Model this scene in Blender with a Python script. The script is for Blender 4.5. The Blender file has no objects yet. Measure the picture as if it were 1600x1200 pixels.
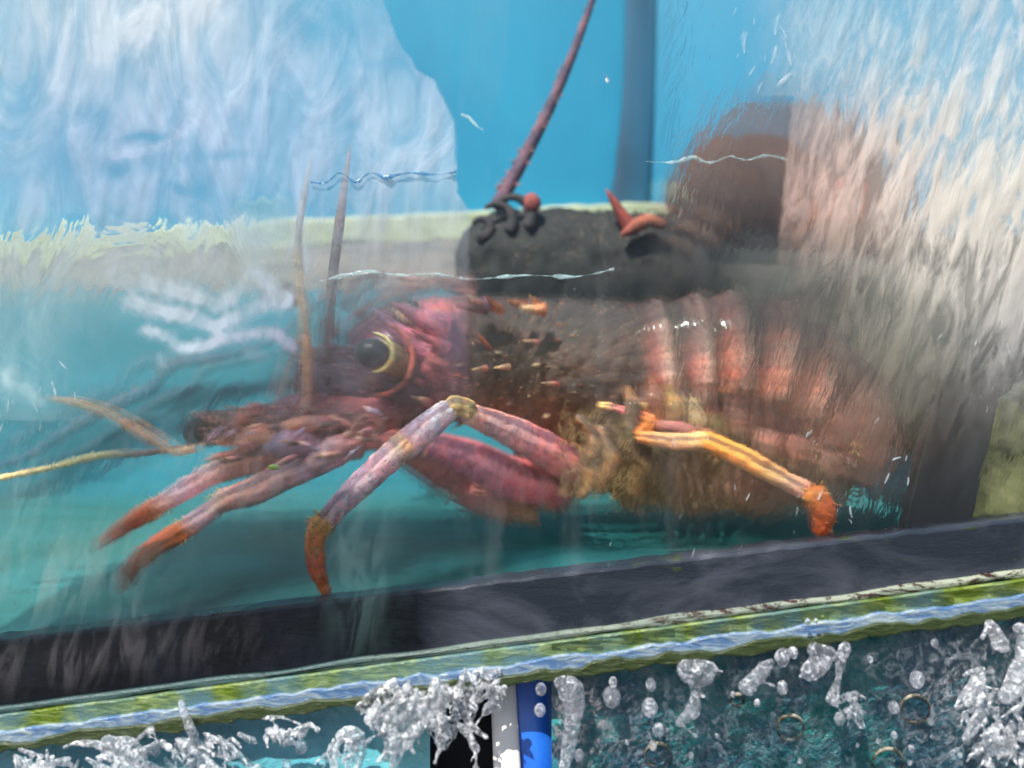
import bpy, math, random
from mathutils import Vector, Matrix, noise
random.seed(7)
S = bpy.context.scene
COL = S.collection

# ---------------------------------------------------------------- camera, sky, sun, exposure
D = 0.625                      # metres from the lens to the front glass (plane y = 0)
K = 1.2 / 1600                 # width of one photo pixel at 1 m
cam = bpy.data.cameras.new('camera')
cam.sensor_width = 36; cam.lens = 30; cam.clip_start = 0.01; cam.clip_end = 200
cam.dof.use_dof = True; cam.dof.focus_distance = D + 0.025; cam.dof.aperture_fstop = 2.0
co = bpy.data.objects.new('camera', cam); COL.objects.link(co)
co.location = (0, -D, 0); co.rotation_euler = (math.radians(90), 0, 0)
S.camera = co

SUN = Vector((0.30, 0.44, -0.84)).normalized()      # direction the light travels
w = bpy.data.worlds.new('World'); S.world = w; w.use_nodes = True
nt = w.node_tree; nt.nodes.clear()
sky = nt.nodes.new('ShaderNodeTexSky'); sky.sky_type = 'NISHITA'; sky.sun_disc = False
sky.sun_elevation = math.asin(-SUN.z); sky.sun_rotation = math.atan2(-SUN.x, -SUN.y)
bg = nt.nodes.new('ShaderNodeBackground'); bg.inputs[1].default_value = 0.085
wo = nt.nodes.new('ShaderNodeOutputWorld')
nt.links.new(sky.outputs[0], bg.inputs[0]); nt.links.new(bg.outputs[0], wo.inputs[0])
sl = bpy.data.lights.new('sun', 'SUN'); sl.energy = 4.9; sl.angle = math.radians(0.5); sl.color = (1, .95, .87)
so = bpy.data.objects.new('sun', sl); COL.objects.link(so)
so.rotation_euler = SUN.to_track_quat('-Z', 'Y').to_euler()
S.view_settings.view_transform = 'Standard'; S.view_settings.look = 'None'
S.view_settings.exposure = 0.68; S.view_settings.gamma = 1; S.view_settings.use_curve_mapping = False
S.cycles.max_bounces = 14; S.cycles.transparent_max_bounces = 24; S.cycles.transmission_bounces = 12
S.cycles.sample_clamp_indirect = 4

# ---------------------------------------------------------------- helpers
def P(px, py, d=0.0):
    """real point at depth d behind the front glass, seen at photo pixel (px, py)"""
    t = D + d
    return Vector(((px - 800) * K * t, d, (600 - py) * K * t))
def R(rpx, d): return rpx * K * (D + d)
def lin(r, g, b, k=1.0):
    f = lambda v: (v / 255 / 12.92) if v / 255 <= .04045 else ((v / 255 + .055) / 1.055) ** 2.4
    return (f(r) * k, f(g) * k, f(b) * k)
def tag(o, label=None, cat=None, group=None, kind=None):
    if label: o['label'] = label
    if cat: o['category'] = cat
    if group: o['group'] = group
    if kind: o['kind'] = kind
    return o
def empty(name, loc):
    o = bpy.data.objects.new(name, None); COL.objects.link(o); o.location = loc
    o.empty_display_size = .02
    bpy.context.view_layer.update()
    return o

class MB:
    def __init__(s): s.v = []; s.f = []; s.c = []; s.m = []
    def add(s, vs, fs, col, mi=0):
        n = len(s.v); s.v += [tuple(v) for v in vs]
        if callable(col): s.c += [col(v) for v in vs]
        elif col and isinstance(col[0], (tuple, list)): s.c += list(col)
        else: s.c += [col] * len(vs)
        s.f += [tuple(i + n for i in f) for f in fs]; s.m += [mi] * len(fs)
    def build(s, name, mats, parent=None, smooth=True, bevel=0):
        me = bpy.data.meshes.new(name); me.from_pydata(s.v, [], s.f)
        a = me.color_attributes.new('Col', 'FLOAT_COLOR', 'POINT')
        for i, c in enumerate(s.c): a.data[i].color = (c[0], c[1], c[2], 1)
        if not isinstance(mats, (list, tuple)): mats = [mats]
        for m in mats: me.materials.append(m)
        for p, mi in zip(me.polygons, s.m): p.use_smooth = smooth; p.material_index = mi
        me.update()
        o = bpy.data.objects.new(name, me); COL.objects.link(o)
        if bevel:
            b = o.modifiers.new('bevel', 'BEVEL'); b.width = bevel; b.segments = 2; b.limit_method = 'ANGLE'
        if parent:
            o.parent = parent; o.matrix_parent_inverse = parent.matrix_world.inverted()
        return o

def cat(p0, p1, p2, p3, t):
    return tuple(.5 * ((2 * b) + (-a + c) * t + (2 * a - 5 * b + 4 * c - d) * t * t + (-a + 3 * b - 3 * c + d) * t ** 3)
                 for a, b, c, d in zip(p0, p1, p2, p3))
def resample(st, k):
    if k <= 1: return st
    out = []
    n = len(st)
    for i in range(n - 1):
        p0 = st[max(i - 1, 0)]; p1 = st[i]; p2 = st[i + 1]; p3 = st[min(i + 2, n - 1)]
        for j in range(k): out.append(cat(p0, p1, p2, p3, j / k))
    out.append(st[-1]); return out
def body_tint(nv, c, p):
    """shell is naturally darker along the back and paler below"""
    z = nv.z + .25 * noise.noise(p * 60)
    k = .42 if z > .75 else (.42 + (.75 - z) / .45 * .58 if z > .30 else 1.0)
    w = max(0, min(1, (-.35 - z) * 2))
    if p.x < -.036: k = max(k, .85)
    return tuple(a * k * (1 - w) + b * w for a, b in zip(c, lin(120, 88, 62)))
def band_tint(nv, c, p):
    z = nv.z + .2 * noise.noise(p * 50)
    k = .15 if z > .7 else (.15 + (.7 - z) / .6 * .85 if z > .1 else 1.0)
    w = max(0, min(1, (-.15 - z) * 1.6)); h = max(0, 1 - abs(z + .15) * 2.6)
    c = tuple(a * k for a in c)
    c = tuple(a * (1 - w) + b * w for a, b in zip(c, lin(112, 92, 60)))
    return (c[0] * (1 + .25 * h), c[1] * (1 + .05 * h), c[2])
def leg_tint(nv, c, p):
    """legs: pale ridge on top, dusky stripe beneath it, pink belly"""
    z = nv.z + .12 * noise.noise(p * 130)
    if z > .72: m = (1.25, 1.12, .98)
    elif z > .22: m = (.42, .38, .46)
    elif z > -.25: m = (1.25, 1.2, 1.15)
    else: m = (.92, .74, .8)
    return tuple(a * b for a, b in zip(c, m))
def tube(mb, st, n=14, k=4, ell=1.0, lump=0.0, lf=60, col=None, cap=True, mi=0, flat=1.0, tint=None, ridge=0.0):
    """st: (px, py, depth, radius px[, r, g, b 0-255])  -> lofted tube with real thickness"""
    st = [tuple(s) + (() if len(s) > 4 else tuple(col)) for s in st]
    st = resample([tuple(map(float, s)) for s in st], k)
    pts = [P(s[0], s[1], s[2]) for s in st]; m = len(pts)
    vs, cs, fs = [], [], []
    for i, s in enumerate(st):
        t = (pts[min(i + 1, m - 1)] - pts[max(i - 1, 0)]).normalized()
        a = t.cross(Vector((0, 1, 0)))
        a = a.normalized() if a.length > 1e-4 else Vector((1, 0, 0))
        b = a.cross(t).normalized()
        r = max(R(s[3], s[2]), 1e-4)
        if cap and m > 3:
            pass
        for q in range(n):
            th = 2 * math.pi * q / n
            rr = r * (1 + ridge * math.cos(3 * th + .6)); p = pts[i] + a * (math.cos(th) * rr * flat) + b * (math.sin(th) * rr * ell)
            if lump:
                nn = noise.noise(p * lf) + .5 * noise.noise(p * lf * 2.3)
                p += (p - pts[i]).normalized() * nn * lump
            cc = lin(max(s[4], 0), max(s[5], 0), max(s[6], 0)); vs.append(p); cs.append(tint((p - pts[i]).normalized(), cc, p) if tint else cc)
    for i in range(m - 1):
        for q in range(n):
            q2 = (q + 1) % n
            fs.append((i * n + q, i * n + q2, (i + 1) * n + q2, (i + 1) * n + q))
    if cap:
        for e, i in ((-1, 0), (1, m - 1)):
            t = (pts[1] - pts[0] if e < 0 else pts[-1] - pts[-2]).normalized()
            r = max(R(st[i][3], st[i][2]), 1e-4)
            base = i * n; rings = base
            for sc, off in ((.75, .45), (.35, .72)):
                nb = len(vs)
                for q in range(n):
                    p = pts[i] + (vs[i * n + q] - pts[i]) * sc + t * e * r * off * min(ell, 1)
                    vs.append(p); cs.append(cs[i * n + q])
                for q in range(n):
                    q2 = (q + 1) % n
                    f = (rings + q, rings + q2, nb + q2, nb + q)
                    fs.append(f if e > 0 else f[::-1])
                rings = nb
            f = tuple(range(rings, rings + n)); fs.append(f if e > 0 else f[::-1])
    mb.add(vs, fs, cs, mi)
def spike(mb, p, dirv, length, r, c0, c1, bend=Vector((0, 0, 0)), n=7, k=5, ell=1.0):
    p = Vector(p); dirv = Vector(dirv).normalized()
    vs, cs, fs = [], [], []
    for i in range(k + 1):
        t = i / k
        cpt = p + dirv * length * t + bend * t * t * length
        tg = (dirv + bend * 2 * t).normalized()
        a = tg.cross(Vector((0.1, 1, 0.05))).normalized(); b = a.cross(tg)
        rr = r * (1 - t) ** .75 + 1e-5
        for q in range(n):
            th = 2 * math.pi * q / n
            vs.append(cpt + a * math.cos(th) * rr + b * math.sin(th) * rr * ell)
            cs.append(tuple(u + (v - u) * t for u, v in zip(c0, c1)))
    for i in range(k):
        for q in range(n):
            q2 = (q + 1) % n
            fs.append((i * n + q, i * n + q2, (i + 1) * n + q2, (i + 1) * n + q))
    fs.append(tuple(range(k * n, k * n + n)))
    mb.add(vs, fs, cs)
def horn(mb, a, b, d, r, c0, c1, bend=(0, 0), d2=None, ell=1.0):
    pa = P(a[0], a[1], d + .012); pb = P(b[0], b[1], d if d2 is None else d2)
    L = (pb - pa).length
    spike(mb, pa, pb - pa, L, R(r, d), lin(*c0), lin(*c1), Vector((bend[0], 0, -bend[1])), n=10, k=8, ell=ell)
def ball(mb, px, py, d, r, col, sx=1, sy=1, sd=1, n=16, lump=0, lf=80):
    c = P(px, py, d); rr = R(r, d); vs = []; fs = []
    m = n // 2
    for i in range(m + 1):
        ph = math.pi * i / m
        for q in range(n):
            th = 2 * math.pi * q / n
            v = Vector((math.sin(ph) * math.cos(th) * sx, math.sin(ph) * math.sin(th) * sd, math.cos(ph) * sy)) * rr
            if lump: v *= 1 + lump * noise.noise((c + v) * lf)
            vs.append(c + v)
    for i in range(m):
        for q in range(n):
            q2 = (q + 1) % n
            fs.append((i * n + q, i * n + q2, (i + 1) * n + q2, (i + 1) * n + q)[::-1])
    mb.add(vs, fs, lin(*col))
def slab(mb, poly, d0, d1, col=(128, 128, 128), mi=0):
    """prism: front outline (photo px at depth d0) pushed straight back to depth d1"""
    f = [P(x, y, d0) for x, y in poly]; n = len(f)
    b = [Vector((p.x, d1, p.z)) for p in f]
    fs = [tuple(range(n)), tuple(range(2 * n - 1, n - 1, -1))]
    for i in range(n):
        j = (i + 1) % n; fs.append((i, i + n, j + n, j))
    mb.add(f + b, fs, lin(*col), mi)
def wavy(x0, y0, x1, y1, step, amp, f=.02, seed=0):
    n = max(2, int(abs(x1 - x0) / step)); out = []
    for i in range(n + 1):
        t = i / n; x = x0 + (x1 - x0) * t
        out.append((x, y0 + (y1 - y0) * t + amp * (noise.noise(Vector((x * f, seed, 0))) + .5 * noise.noise(Vector((x * f * 3, seed + 9, 0))))))
    return out

# ---------------------------------------------------------------- materials
class NT:
    def __init__(s, name):
        s.m = bpy.data.materials.new(name); s.m.use_nodes = True; s.t = s.m.node_tree; s.t.nodes.clear()
        s.out = s.n('ShaderNodeOutputMaterial')
    def n(s, ty, **kw):
        o = s.t.nodes.new(ty)
        for k, v in kw.items():
            if k.startswith('i_'): o.inputs[k[2:].replace('_', ' ')].default_value = v
            else: setattr(o, k, v)
        return o
    def l(s, a, b): s.t.links.new(a, b)
    def noise(s, vec, scale, detail=4, rough=.6, dist=0):
        o = s.n('ShaderNodeTexNoise'); o.inputs['Scale'].default_value = scale; o.inputs['Detail'].default_value = detail
        o.inputs['Roughness'].default_value = rough; o.inputs['Distortion'].default_value = dist
        if vec is not None: s.l(vec, o.inputs['Vector'])
        return o.outputs[0]
    def map(s, vec, scale=(1, 1, 1), rot=(0, 0, 0)):
        o = s.n('ShaderNodeMapping'); o.inputs['Scale'].default_value = scale; o.inputs['Rotation'].default_value = rot
        s.l(vec, o.inputs['Vector']); return o.outputs[0]
    def ramp(s, fac, *stops):
        o = s.n('ShaderNodeValToRGB'); e = o.color_ramp.elements
        while len(e) < len(stops): e.new(.5)
        for el, (p, c) in zip(e, stops):
            el.position = p; el.color = (c, c, c, 1) if isinstance(c, (int, float)) else (*c, 1)
        s.l(fac, o.inputs[0]); return o.outputs[0]
    def mix(s, fac, a, b, mode='MIX'):
        o = s.n('ShaderNodeMix', data_type='RGBA', blend_type=mode)
        for sock, v in ((0, fac), (6, a), (7, b)):
            if hasattr(v, 'links') or hasattr(v, 'is_linked'): s.l(v, o.inputs[sock])
            else: o.inputs[sock].default_value = v if isinstance(v, (int, float)) else (*v, 1)
        return o.outputs[2]
    def math(s, op, a, b=0.0, clamp=False):
        o = s.n('ShaderNodeMath', operation=op, use_clamp=clamp)
        for i, v in ((0, a), (1, b)):
            if hasattr(v, 'is_linked'): s.l(v, o.inputs[i])
            else: o.inputs[i].default_value = v
        return o.outputs[0]
    def bump(s, h, strength=.4, dist=.001):
        o = s.n('ShaderNodeBump'); o.inputs['Strength'].default_value = strength; o.inputs['Distance'].default_value = dist
        s.l(h, o.inputs['Height']); return o.outputs[0]
    def pr(s, col, rough=.5, bump=None, **kw):
        o = s.n('ShaderNodeBsdfPrincipled')
        for k, v in (('Base Color', col), ('Roughness', rough)):
            if hasattr(v, 'is_linked'): s.l(v, o.inputs[k])
            else: o.inputs[k].default_value = v if isinstance(v, (int, float)) else (*v, 1)
        if bump is not None: s.l(bump, o.inputs['Normal'])
        for k, v in kw.items(): o.inputs[k.replace('_', ' ')].default_value = v
        return o.outputs[0]
    def end(s, sh): s.l(sh, s.out.inputs[0]); return s.m
    def obj(s): return s.n('ShaderNodeTexCoord').outputs['Object']
    def geo(s): return s.n('ShaderNodeNewGeometry').outputs['Position']
    def col(s): return s.n('ShaderNodeAttribute', attribute_name='Col').outputs[0]

def shell_mat(name, gain=1.0, coat=.3, spots=.5, rough=.35, dark=.35, scale=1.0, bumps=.6):
    m = NT(name); g = m.geo(); c = m.col()
    n1 = m.noise(g, 130 * scale, 8, .75, .8); n2 = m.noise(g, 520 * scale, 5, .75); n3 = m.noise(g, 40 * scale, 4, .65, .8)
    base = m.mix(m.ramp(n1, (.40, 0.0), (.58, 1.0)), m.mix(1.0, c, (dark, dark * .85, dark * .85), 'MULTIPLY'), c)
    base = m.mix(m.ramp(n3, (.45, 0.0), (.62, .8)), base, m.mix(1.0, base, (1.7, 1.15, 1.0), 'MULTIPLY'))
    v = m.n('ShaderNodeTexVoronoi'); v.inputs['Scale'].default_value = 190 * scale; m.l(g, v.inputs['Vector'])
    sp = m.math('MULTIPLY', m.ramp(v.outputs['Distance'], (.14, 1.0), (.3, 0.0)), m.ramp(n3, (.42, 0.0), (.55, spots)))
    base = m.mix(sp, base, lin(225, 180, 130))
    v2 = m.n('ShaderNodeTexVoronoi'); v2.inputs['Scale'].default_value = 300 * scale; m.l(g, v2.inputs['Vector'])
    ds = m.math('MULTIPLY', m.ramp(v2.outputs['Distance'], (.14, 1.0), (.28, 0.0)), m.ramp(n2, (.42, 0.0), (.55, .85)))
    base = m.mix(ds, base, lin(45, 32, 45))
    base = m.mix(1.0, base, (gain, gain, gain), 'MULTIPLY')
    b = m.bump(m.math('ADD', m.math('MULTIPLY', n1, 1.0), m.math('MULTIPLY', n2, .5)), bumps, .003)
    return m.end(m.pr(base, m.ramp(n1, (.3, rough * .6), (.7, rough * 1.5)), b, Coat_Weight=coat, Coat_Roughness=.1))
SHELL = shell_mat('lobster_shell', 1.35, .15, spots=.18)
LEGM = shell_mat('lobster_leg_shell', 1.45, spots=.12, dark=.6, scale=1.1, bumps=.4)
FAR = shell_mat('dull_lobster_shell', .9, spots=.15, rough=.6, dark=.5, coat=0.)

def eye_mat():
    m = NT('glossy_eye'); n = m.noise(m.geo(), 700, 2)
    return m.end(m.pr(m.mix(n, lin(22, 26, 28), lin(60, 66, 66)), .35, None, Coat_Weight=.15))
EYE = eye_mat()
def hair_mat():
    m = NT('bristle_hair'); n = m.noise(m.geo(), 160, 4)
    return m.end(m.pr(m.mix(m.ramp(n, (.4, 0.), (.6, 1.)), lin(128, 100, 58), lin(214, 176, 122)), .7))
HAIR = hair_mat()

def wall_mat(name, ca, cb, cc, sc=6, rough=.45, streak=(1, 1, 6)):
    m = NT(name); g = m.geo()
    n1 = m.noise(m.map(g, streak), sc, 5, .6, .4); n2 = m.noise(m.map(g, (1, 1, 2.5)), sc * 9, 6, .7)
    c = m.mix(m.ramp(n1, (.38, 0.), (.62, 1.)), ca, cb)
    c = m.mix(m.ramp(n2, (.60, 0.), (.74, .35)), c, cc)
    n3 = m.noise(g, 600, 2)
    return m.end(m.pr(c, rough, m.bump(n3, .2, .0006)))
BLUE = wall_mat('blue_painted_wall', lin(10, 122, 160), lin(20, 140, 176), lin(40, 112, 140), 4, .5, (1, 1, .4))
TEAL = wall_mat('teal_painted_wall', lin(30, 116, 132), lin(44, 144, 164), lin(38, 100, 104), 6, .5, (.6, 1, 1.6))
FLOOR = wall_mat('teal_tank_floor', lin(24, 84, 80), lin(40, 112, 118), lin(40, 70, 50), 8, .5, (.8, 3, 5))
RIM = wall_mat('pale_green_rim', lin(152, 160, 128), lin(180, 188, 156), lin(120, 130, 90), 30, .6, (1, 1, 1))
GREY = wall_mat('grey_ledge', lin(76, 80, 78), lin(110, 104, 98), lin(58, 60, 56), 20, .8, (1, 1, 3))
DUCT = wall_mat('dark_seam', lin(16, 66, 92), lin(24, 88, 118), lin(14, 54, 70), 14, .6, (1, 1, .3))

def frame_mat():
    m = NT('charcoal_frame_tape'); g = m.geo()
    n1 = m.noise(m.map(g, (1, 1, 2), (0, .12, 0)), 9, 6, .65, .8); n2 = m.noise(m.map(g, (1, 1, 5), (0, .12, 0)), 34, 6, .75, .5)
    n3 = m.noise(g, 900, 3); n4 = m.noise(g, 14, 2)
    c = m.mix(m.ramp(n1, (.42, 0.), (.66, 1.)), lin(38, 44, 54), lin(72, 76, 88))
    alg = m.math('MULTIPLY', m.ramp(n2, (.60, 0.), (.66, 1.)), m.ramp(n4, (.5, 0.), (.62, .8)))
    c = m.mix(alg, c, lin(66, 78, 26))
    r = m.ramp(n1, (.35, .22), (.7, .55))
    return m.end(m.pr(c, r, m.bump(m.math('ADD', n2, m.math('MULTIPLY', n3, .4)), .35, .0012)))
FRAME = frame_mat()
def seal_mat():
    m = NT('pale_sealant_edge'); g = m.geo()
    n1 = m.noise(m.map(g, (1, 1, 3)), 70, 6, .75, .5); n2 = m.noise(g, 16, 3); x = m.n('ShaderNodeSeparateXYZ'); m.l(g, x.inputs[0])
    c = m.mix(m.math('ADD', m.math('MULTIPLY', n2, .5), m.math('MULTIPLY', x.outputs[0], 1.6), True), lin(66, 90, 90), lin(165, 170, 150))
    rust = m.math('MULTIPLY', m.ramp(n1, (.50, 0.), (.56, 1.)), m.math('MULTIPLY', m.math('ADD', x.outputs[0], .02), 6, True))
    c = m.mix(rust, c, lin(52, 32, 26))
    n4 = m.noise(m.map(g, (1, 1, 2)), 130, 4, .7)
    c = m.mix(m.ramp(n4, (.6, 0.), (.66, .8)), c, lin(40, 50, 48))
    return m.end(m.pr(c, .35, m.bump(n1, .6, .002)))
SEAL = seal_mat()
def algae_mat():
    m = NT('wet_algae_ledge'); g = m.geo()
    n1 = m.noise(m.map(g, (1, 1, .5), (0, .12, 0)), 26, 3, .5, .5); n2 = m.noise(m.map(g, (1, 1, 4), (0, .12, 0)), 60, 5, .7, .6)
    c = m.mix(m.ramp(n1, (.36, 0.), (.60, 1.)), lin(84, 116, 120), m.mix(m.ramp(n2, (.4, 0.), (.6, 1.)), lin(70, 92, 18), lin(120, 136, 40)))
    c = m.mix(m.ramp(n2, (.5, 0.), (.66, .7)), c, lin(140, 158, 112))
    return m.end(m.pr(c, .3, m.bump(n2, .5, .003), Coat_Weight=.2, Coat_Roughness=.04))
ALGAE = algae_mat()
def lip_mat():
    m = NT('dark_algae_lip'); g = m.geo(); n = m.noise(m.map(g, (1, 1, 3)), 80, 5, .7)
    return m.end(m.pr(m.mix(n, lin(22, 32, 14), lin(70, 84, 42)), .3, m.bump(n, .7, .003), Coat_Weight=.3, Coat_Roughness=.05))
LIP = lip_mat()
def water_strip_mat():
    m = NT('blue_water_strip'); g = m.geo()
    n = m.noise(m.map(g, (1, 1, 4), (0, .12, 0)), 60, 5, .7, .8)
    return m.end(m.pr(m.mix(m.ramp(n, (.4, 0.), (.7, 1.)), lin(74, 108, 150), lin(165, 178, 178)), .2,
                      m.bump(n, .6, .003), Coat_Weight=.25, Coat_Roughness=.03))
WSTRIP = water_strip_mat()
def pool_mat(name, ca, cb, cf, thr, sc=22, bumpd=.01):
    m = NT(name); g = m.geo()
    n1 = m.noise(m.map(g, (1, 1, 1.5)), sc, 7, .72, 1.4); n2 = m.noise(g, sc * .5, 5, .6, .8); n3 = m.noise(g, sc * 3, 6, .8, 1.5)
    c = m.mix(m.ramp(n2, (.42, 0.), (.6, 1.)), ca, cb)
    f = m.math('MULTIPLY', m.ramp(n1, (thr, 0.), (thr + .12, .8)), m.ramp(n3, (.36, .1), (.6, 1.)))
    c = m.mix(f, c, cf)
    return m.end(m.pr(c, .08, m.bump(m.math('ADD', n1, m.math('MULTIPLY', n3, .4)), .8, bumpd), Coat_Weight=.6, Coat_Roughness=.03))
POOLR = pool_mat('churned_dark_teal_water', lin(44, 116, 140), lin(50, 168, 164), lin(170, 180, 190), .50, 30, .006)
POOLL = pool_mat('clear_teal_water', lin(76, 150, 164), lin(100, 178, 188), lin(190, 220, 224), .66, 10, .004)
def plain(name, a, b, rough=.4, sc=30, coat=0.):
    m = NT(name); n = m.noise(m.geo(), sc, 5, .6)
    return m.end(m.pr(m.mix(m.ramp(n, (.35, 0.), (.65, 1.)), a, b), rough, m.bump(n, .15, .001), Coat_Weight=coat))
BLACK = plain('matt_black', lin(5, 6, 9), lin(13, 14, 18), .7)
WHITE = plain('white_plastic', lin(205, 200, 196), lin(228, 222, 218), .35, 8)
BLUEP = plain('blue_plastic', lin(22, 84, 190), lin(40, 112, 215), .25, 22, .4)
POST = plain('charcoal_post_tape', lin(22, 28, 38), lin(48, 52, 62), .5, 16)
ROCK = plain('dark_green_net', lin(20, 24, 24), lin(46, 50, 42), .8, 40)
OLIVE = plain('olive_algae_board', lin(56, 58, 10), lin(206, 200, 140), .5, 34)
TANROCK = plain('silty_tan_shell', lin(120, 100, 88), lin(160, 140, 124), .8, 40)
RING_M = plain('brown_rimmed_ring', lin(62, 52, 36), lin(150, 148, 132), .6, 160, 0.)
LEAF = plain('green_leaf', lin(70, 100, 24), lin(95, 125, 34), .5)

def drop_mat(name='splashing_water', white=.2, tone=(.85, .88, .95)):
    m = NT(name); g = m.geo()
    gl = m.n('ShaderNodeBsdfGlass'); gl.inputs['IOR'].default_value = 1.33; gl.inputs['Roughness'].default_value = .02
    n = m.noise(g, 260, 5, .7, 1.); m.l(m.bump(n, .35, .002), gl.inputs['Normal'])
    df = m.n('ShaderNodeBsdfDiffuse'); df.inputs[0].default_value = (*tone, 1)
    tr = m.n('ShaderNodeBsdfTransparent')
    a = m.n('ShaderNodeMixShader'); a.inputs[0].default_value = .08; m.l(gl.outputs[0], a.inputs[1]); m.l(tr.outputs[0], a.inputs[2])
    b = m.n('ShaderNodeMixShader'); m.l(m.ramp(n, (.50, white * .2), (.70, min(1, white * 2.6))), b.inputs[0])
    m.l(a.outputs[0], b.inputs[1]); m.l(df.outputs[0], b.inputs[2])
    return m.end(b.outputs[0])
DROP = drop_mat('water_drops', .27, (.9, .92, 1.0))
SPLASH = drop_mat('white_splash', .42, (.93, .95, 1.0))
def soft(name, c, a0, a1):
    m = NT(name); g = m.geo(); n = m.noise(m.map(g, (1, 1, .6)), 120, 4, .6, .8)
    df = m.n('ShaderNodeBsdfPrincipled'); df.inputs['Base Color'].default_value = (*c, 1); df.inputs['Roughness'].default_value = .2
    t = m.n('ShaderNodeBsdfTransparent'); lw = m.n('ShaderNodeLayerWeight'); lw.inputs[0].default_value = .5
    e = m.math('SUBTRACT', 1, lw.outputs['Facing'], True)
    al = m.math('MULTIPLY', m.math('POWER', e, 1.3), m.ramp(n, (.35, a0), (.65, a1)), True)
    x = m.n('ShaderNodeMixShader'); m.l(al, x.inputs[0]); m.l(t.outputs[0], x.inputs[1]); m.l(df.outputs[0], x.inputs[2])
    return m.end(x.outputs[0])
LINEP = soft('pale_reflection_line', lin(190, 220, 222), .1, .62)
FLECK = soft('foam_fleck_water', lin(200, 214, 220), .0, .5)
LINEB = soft('blue_reflection_line', lin(50, 130, 180), .3, .7)

def film_mat(name, refract, freq, bumpd, contrast=(.36, .66), fine=.35, rough=.05, base=.38, gain=.95, asp=.25, dist=1.4):
    """a sheet of running, aerated water: clear water plus foam or painted reflection where 'dens' is high"""
    m = NT(name)
    uv = m.n('ShaderNodeUVMap', uv_map='flow').outputs[0]
    dens = m.n('ShaderNodeAttribute', attribute_name='dens').outputs['Fac']
    tone = m.col()
    n1 = m.noise(m.map(uv, (freq, freq * asp, 1)), 1, 3, .55, dist)
    n2 = m.noise(m.map(uv, (freq * 2.6, freq * 2.4 * asp, 1)), 1, 3, .6, .8)
    h = m.math('ADD', n1, m.math('MULTIPLY', n2, fine))
    hn = m.math('DIVIDE', h, 1 + fine)
    a = m.ramp(hn, (contrast[0], 0.), (contrast[1], 1.))
    al = m.math('MULTIPLY', dens, m.math('ADD', base, m.math('MULTIPLY', a, gain)), True)
    bp = m.bump(h, 1.0, bumpd); bs = m.bump(h, .5, bumpd)
    if refract:
        wv = m.n('ShaderNodeAttribute', attribute_name='wave').outputs['Fac']
        gl = m.n('ShaderNodeBsdfGlass'); gl.inputs['IOR'].default_value = 1.33; gl.inputs['Roughness'].default_value = rough
        m.l(bp, gl.inputs['Normal']); t = m.n('ShaderNodeBsdfTransparent')
        cl = m.n('ShaderNodeMixShader'); m.l(wv, cl.inputs[0])
        m.l(t.outputs[0], cl.inputs[1]); m.l(gl.outputs[0], cl.inputs[2])
    else:
        t = m.n('ShaderNodeBsdfTransparent'); gs = m.n('ShaderNodeBsdfGlossy'); gs.inputs['Roughness'].default_value = .04
        m.l(bp, gs.inputs['Normal'])
        fr = m.n('ShaderNodeFresnel'); fr.inputs['IOR'].default_value = 1.45; m.l(bp, fr.inputs['Normal'])
        cl = m.n('ShaderNodeMixShader'); m.l(m.math('MULTIPLY', fr.outputs[0], m.n('ShaderNodeAttribute', attribute_name='wave').outputs['Fac']), cl.inputs[0])
        m.l(t.outputs[0], cl.inputs[1]); m.l(gs.outputs[0], cl.inputs[2])
    df = m.n('ShaderNodeBsdfPrincipled'); m.l(tone, df.inputs['Base Color']); df.inputs['Roughness'].default_value = .3; m.l(bs, df.inputs['Normal'])
    tl = m.n('ShaderNodeBsdfTranslucent'); m.l(tone, tl.inputs[0])
    fo = m.n('ShaderNodeMixShader'); fo.inputs[0].default_value = .45; m.l(df.outputs[0], fo.inputs[1]); m.l(tl.outputs[0], fo.inputs[2])
    mx = m.n('ShaderNodeMixShader'); m.l(al, mx.inputs[0]); m.l(cl.outputs[0], mx.inputs[1]); m.l(fo.outputs[0], mx.inputs[2])
    return m.end(mx.outputs[0])
FILML = film_mat('running_water_reflection', True, 9, .003, (.40, .60), .18, .03, base=.62, gain=.6, asp=.45, dist=2.2)
FILMC = film_mat('running_water_thin', False, 26, .0012, (.44, .60), .3, base=.2, gain=1.0)
FILMR = film_mat('running_water_torrent', True, 32, .0018, (.40, .58), .45, .04, base=.55, gain=.85)
FILMB = film_mat('running_water_foam', False, 32, .005, (.47, .60), .7, base=.08, gain=1.3, asp=.8, dist=3.0)
def clearw():
    m = NT('clear_water_back'); t = m.n('ShaderNodeBsdfGlass'); t.inputs['IOR'].default_value = 1.33; t.inputs['Roughness'].default_value = 0
    t2 = m.n('ShaderNodeBsdfTransparent'); cl = m.n('ShaderNodeMixShader'); m.l(m.n('ShaderNodeAttribute', attribute_name='wave').outputs['Fac'], cl.inputs[0])
    m.l(t2.outputs[0], cl.inputs[1]); m.l(t.outputs[0], cl.inputs[2]); return m.end(cl.outputs[0])
CLEARW = clearw()
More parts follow.
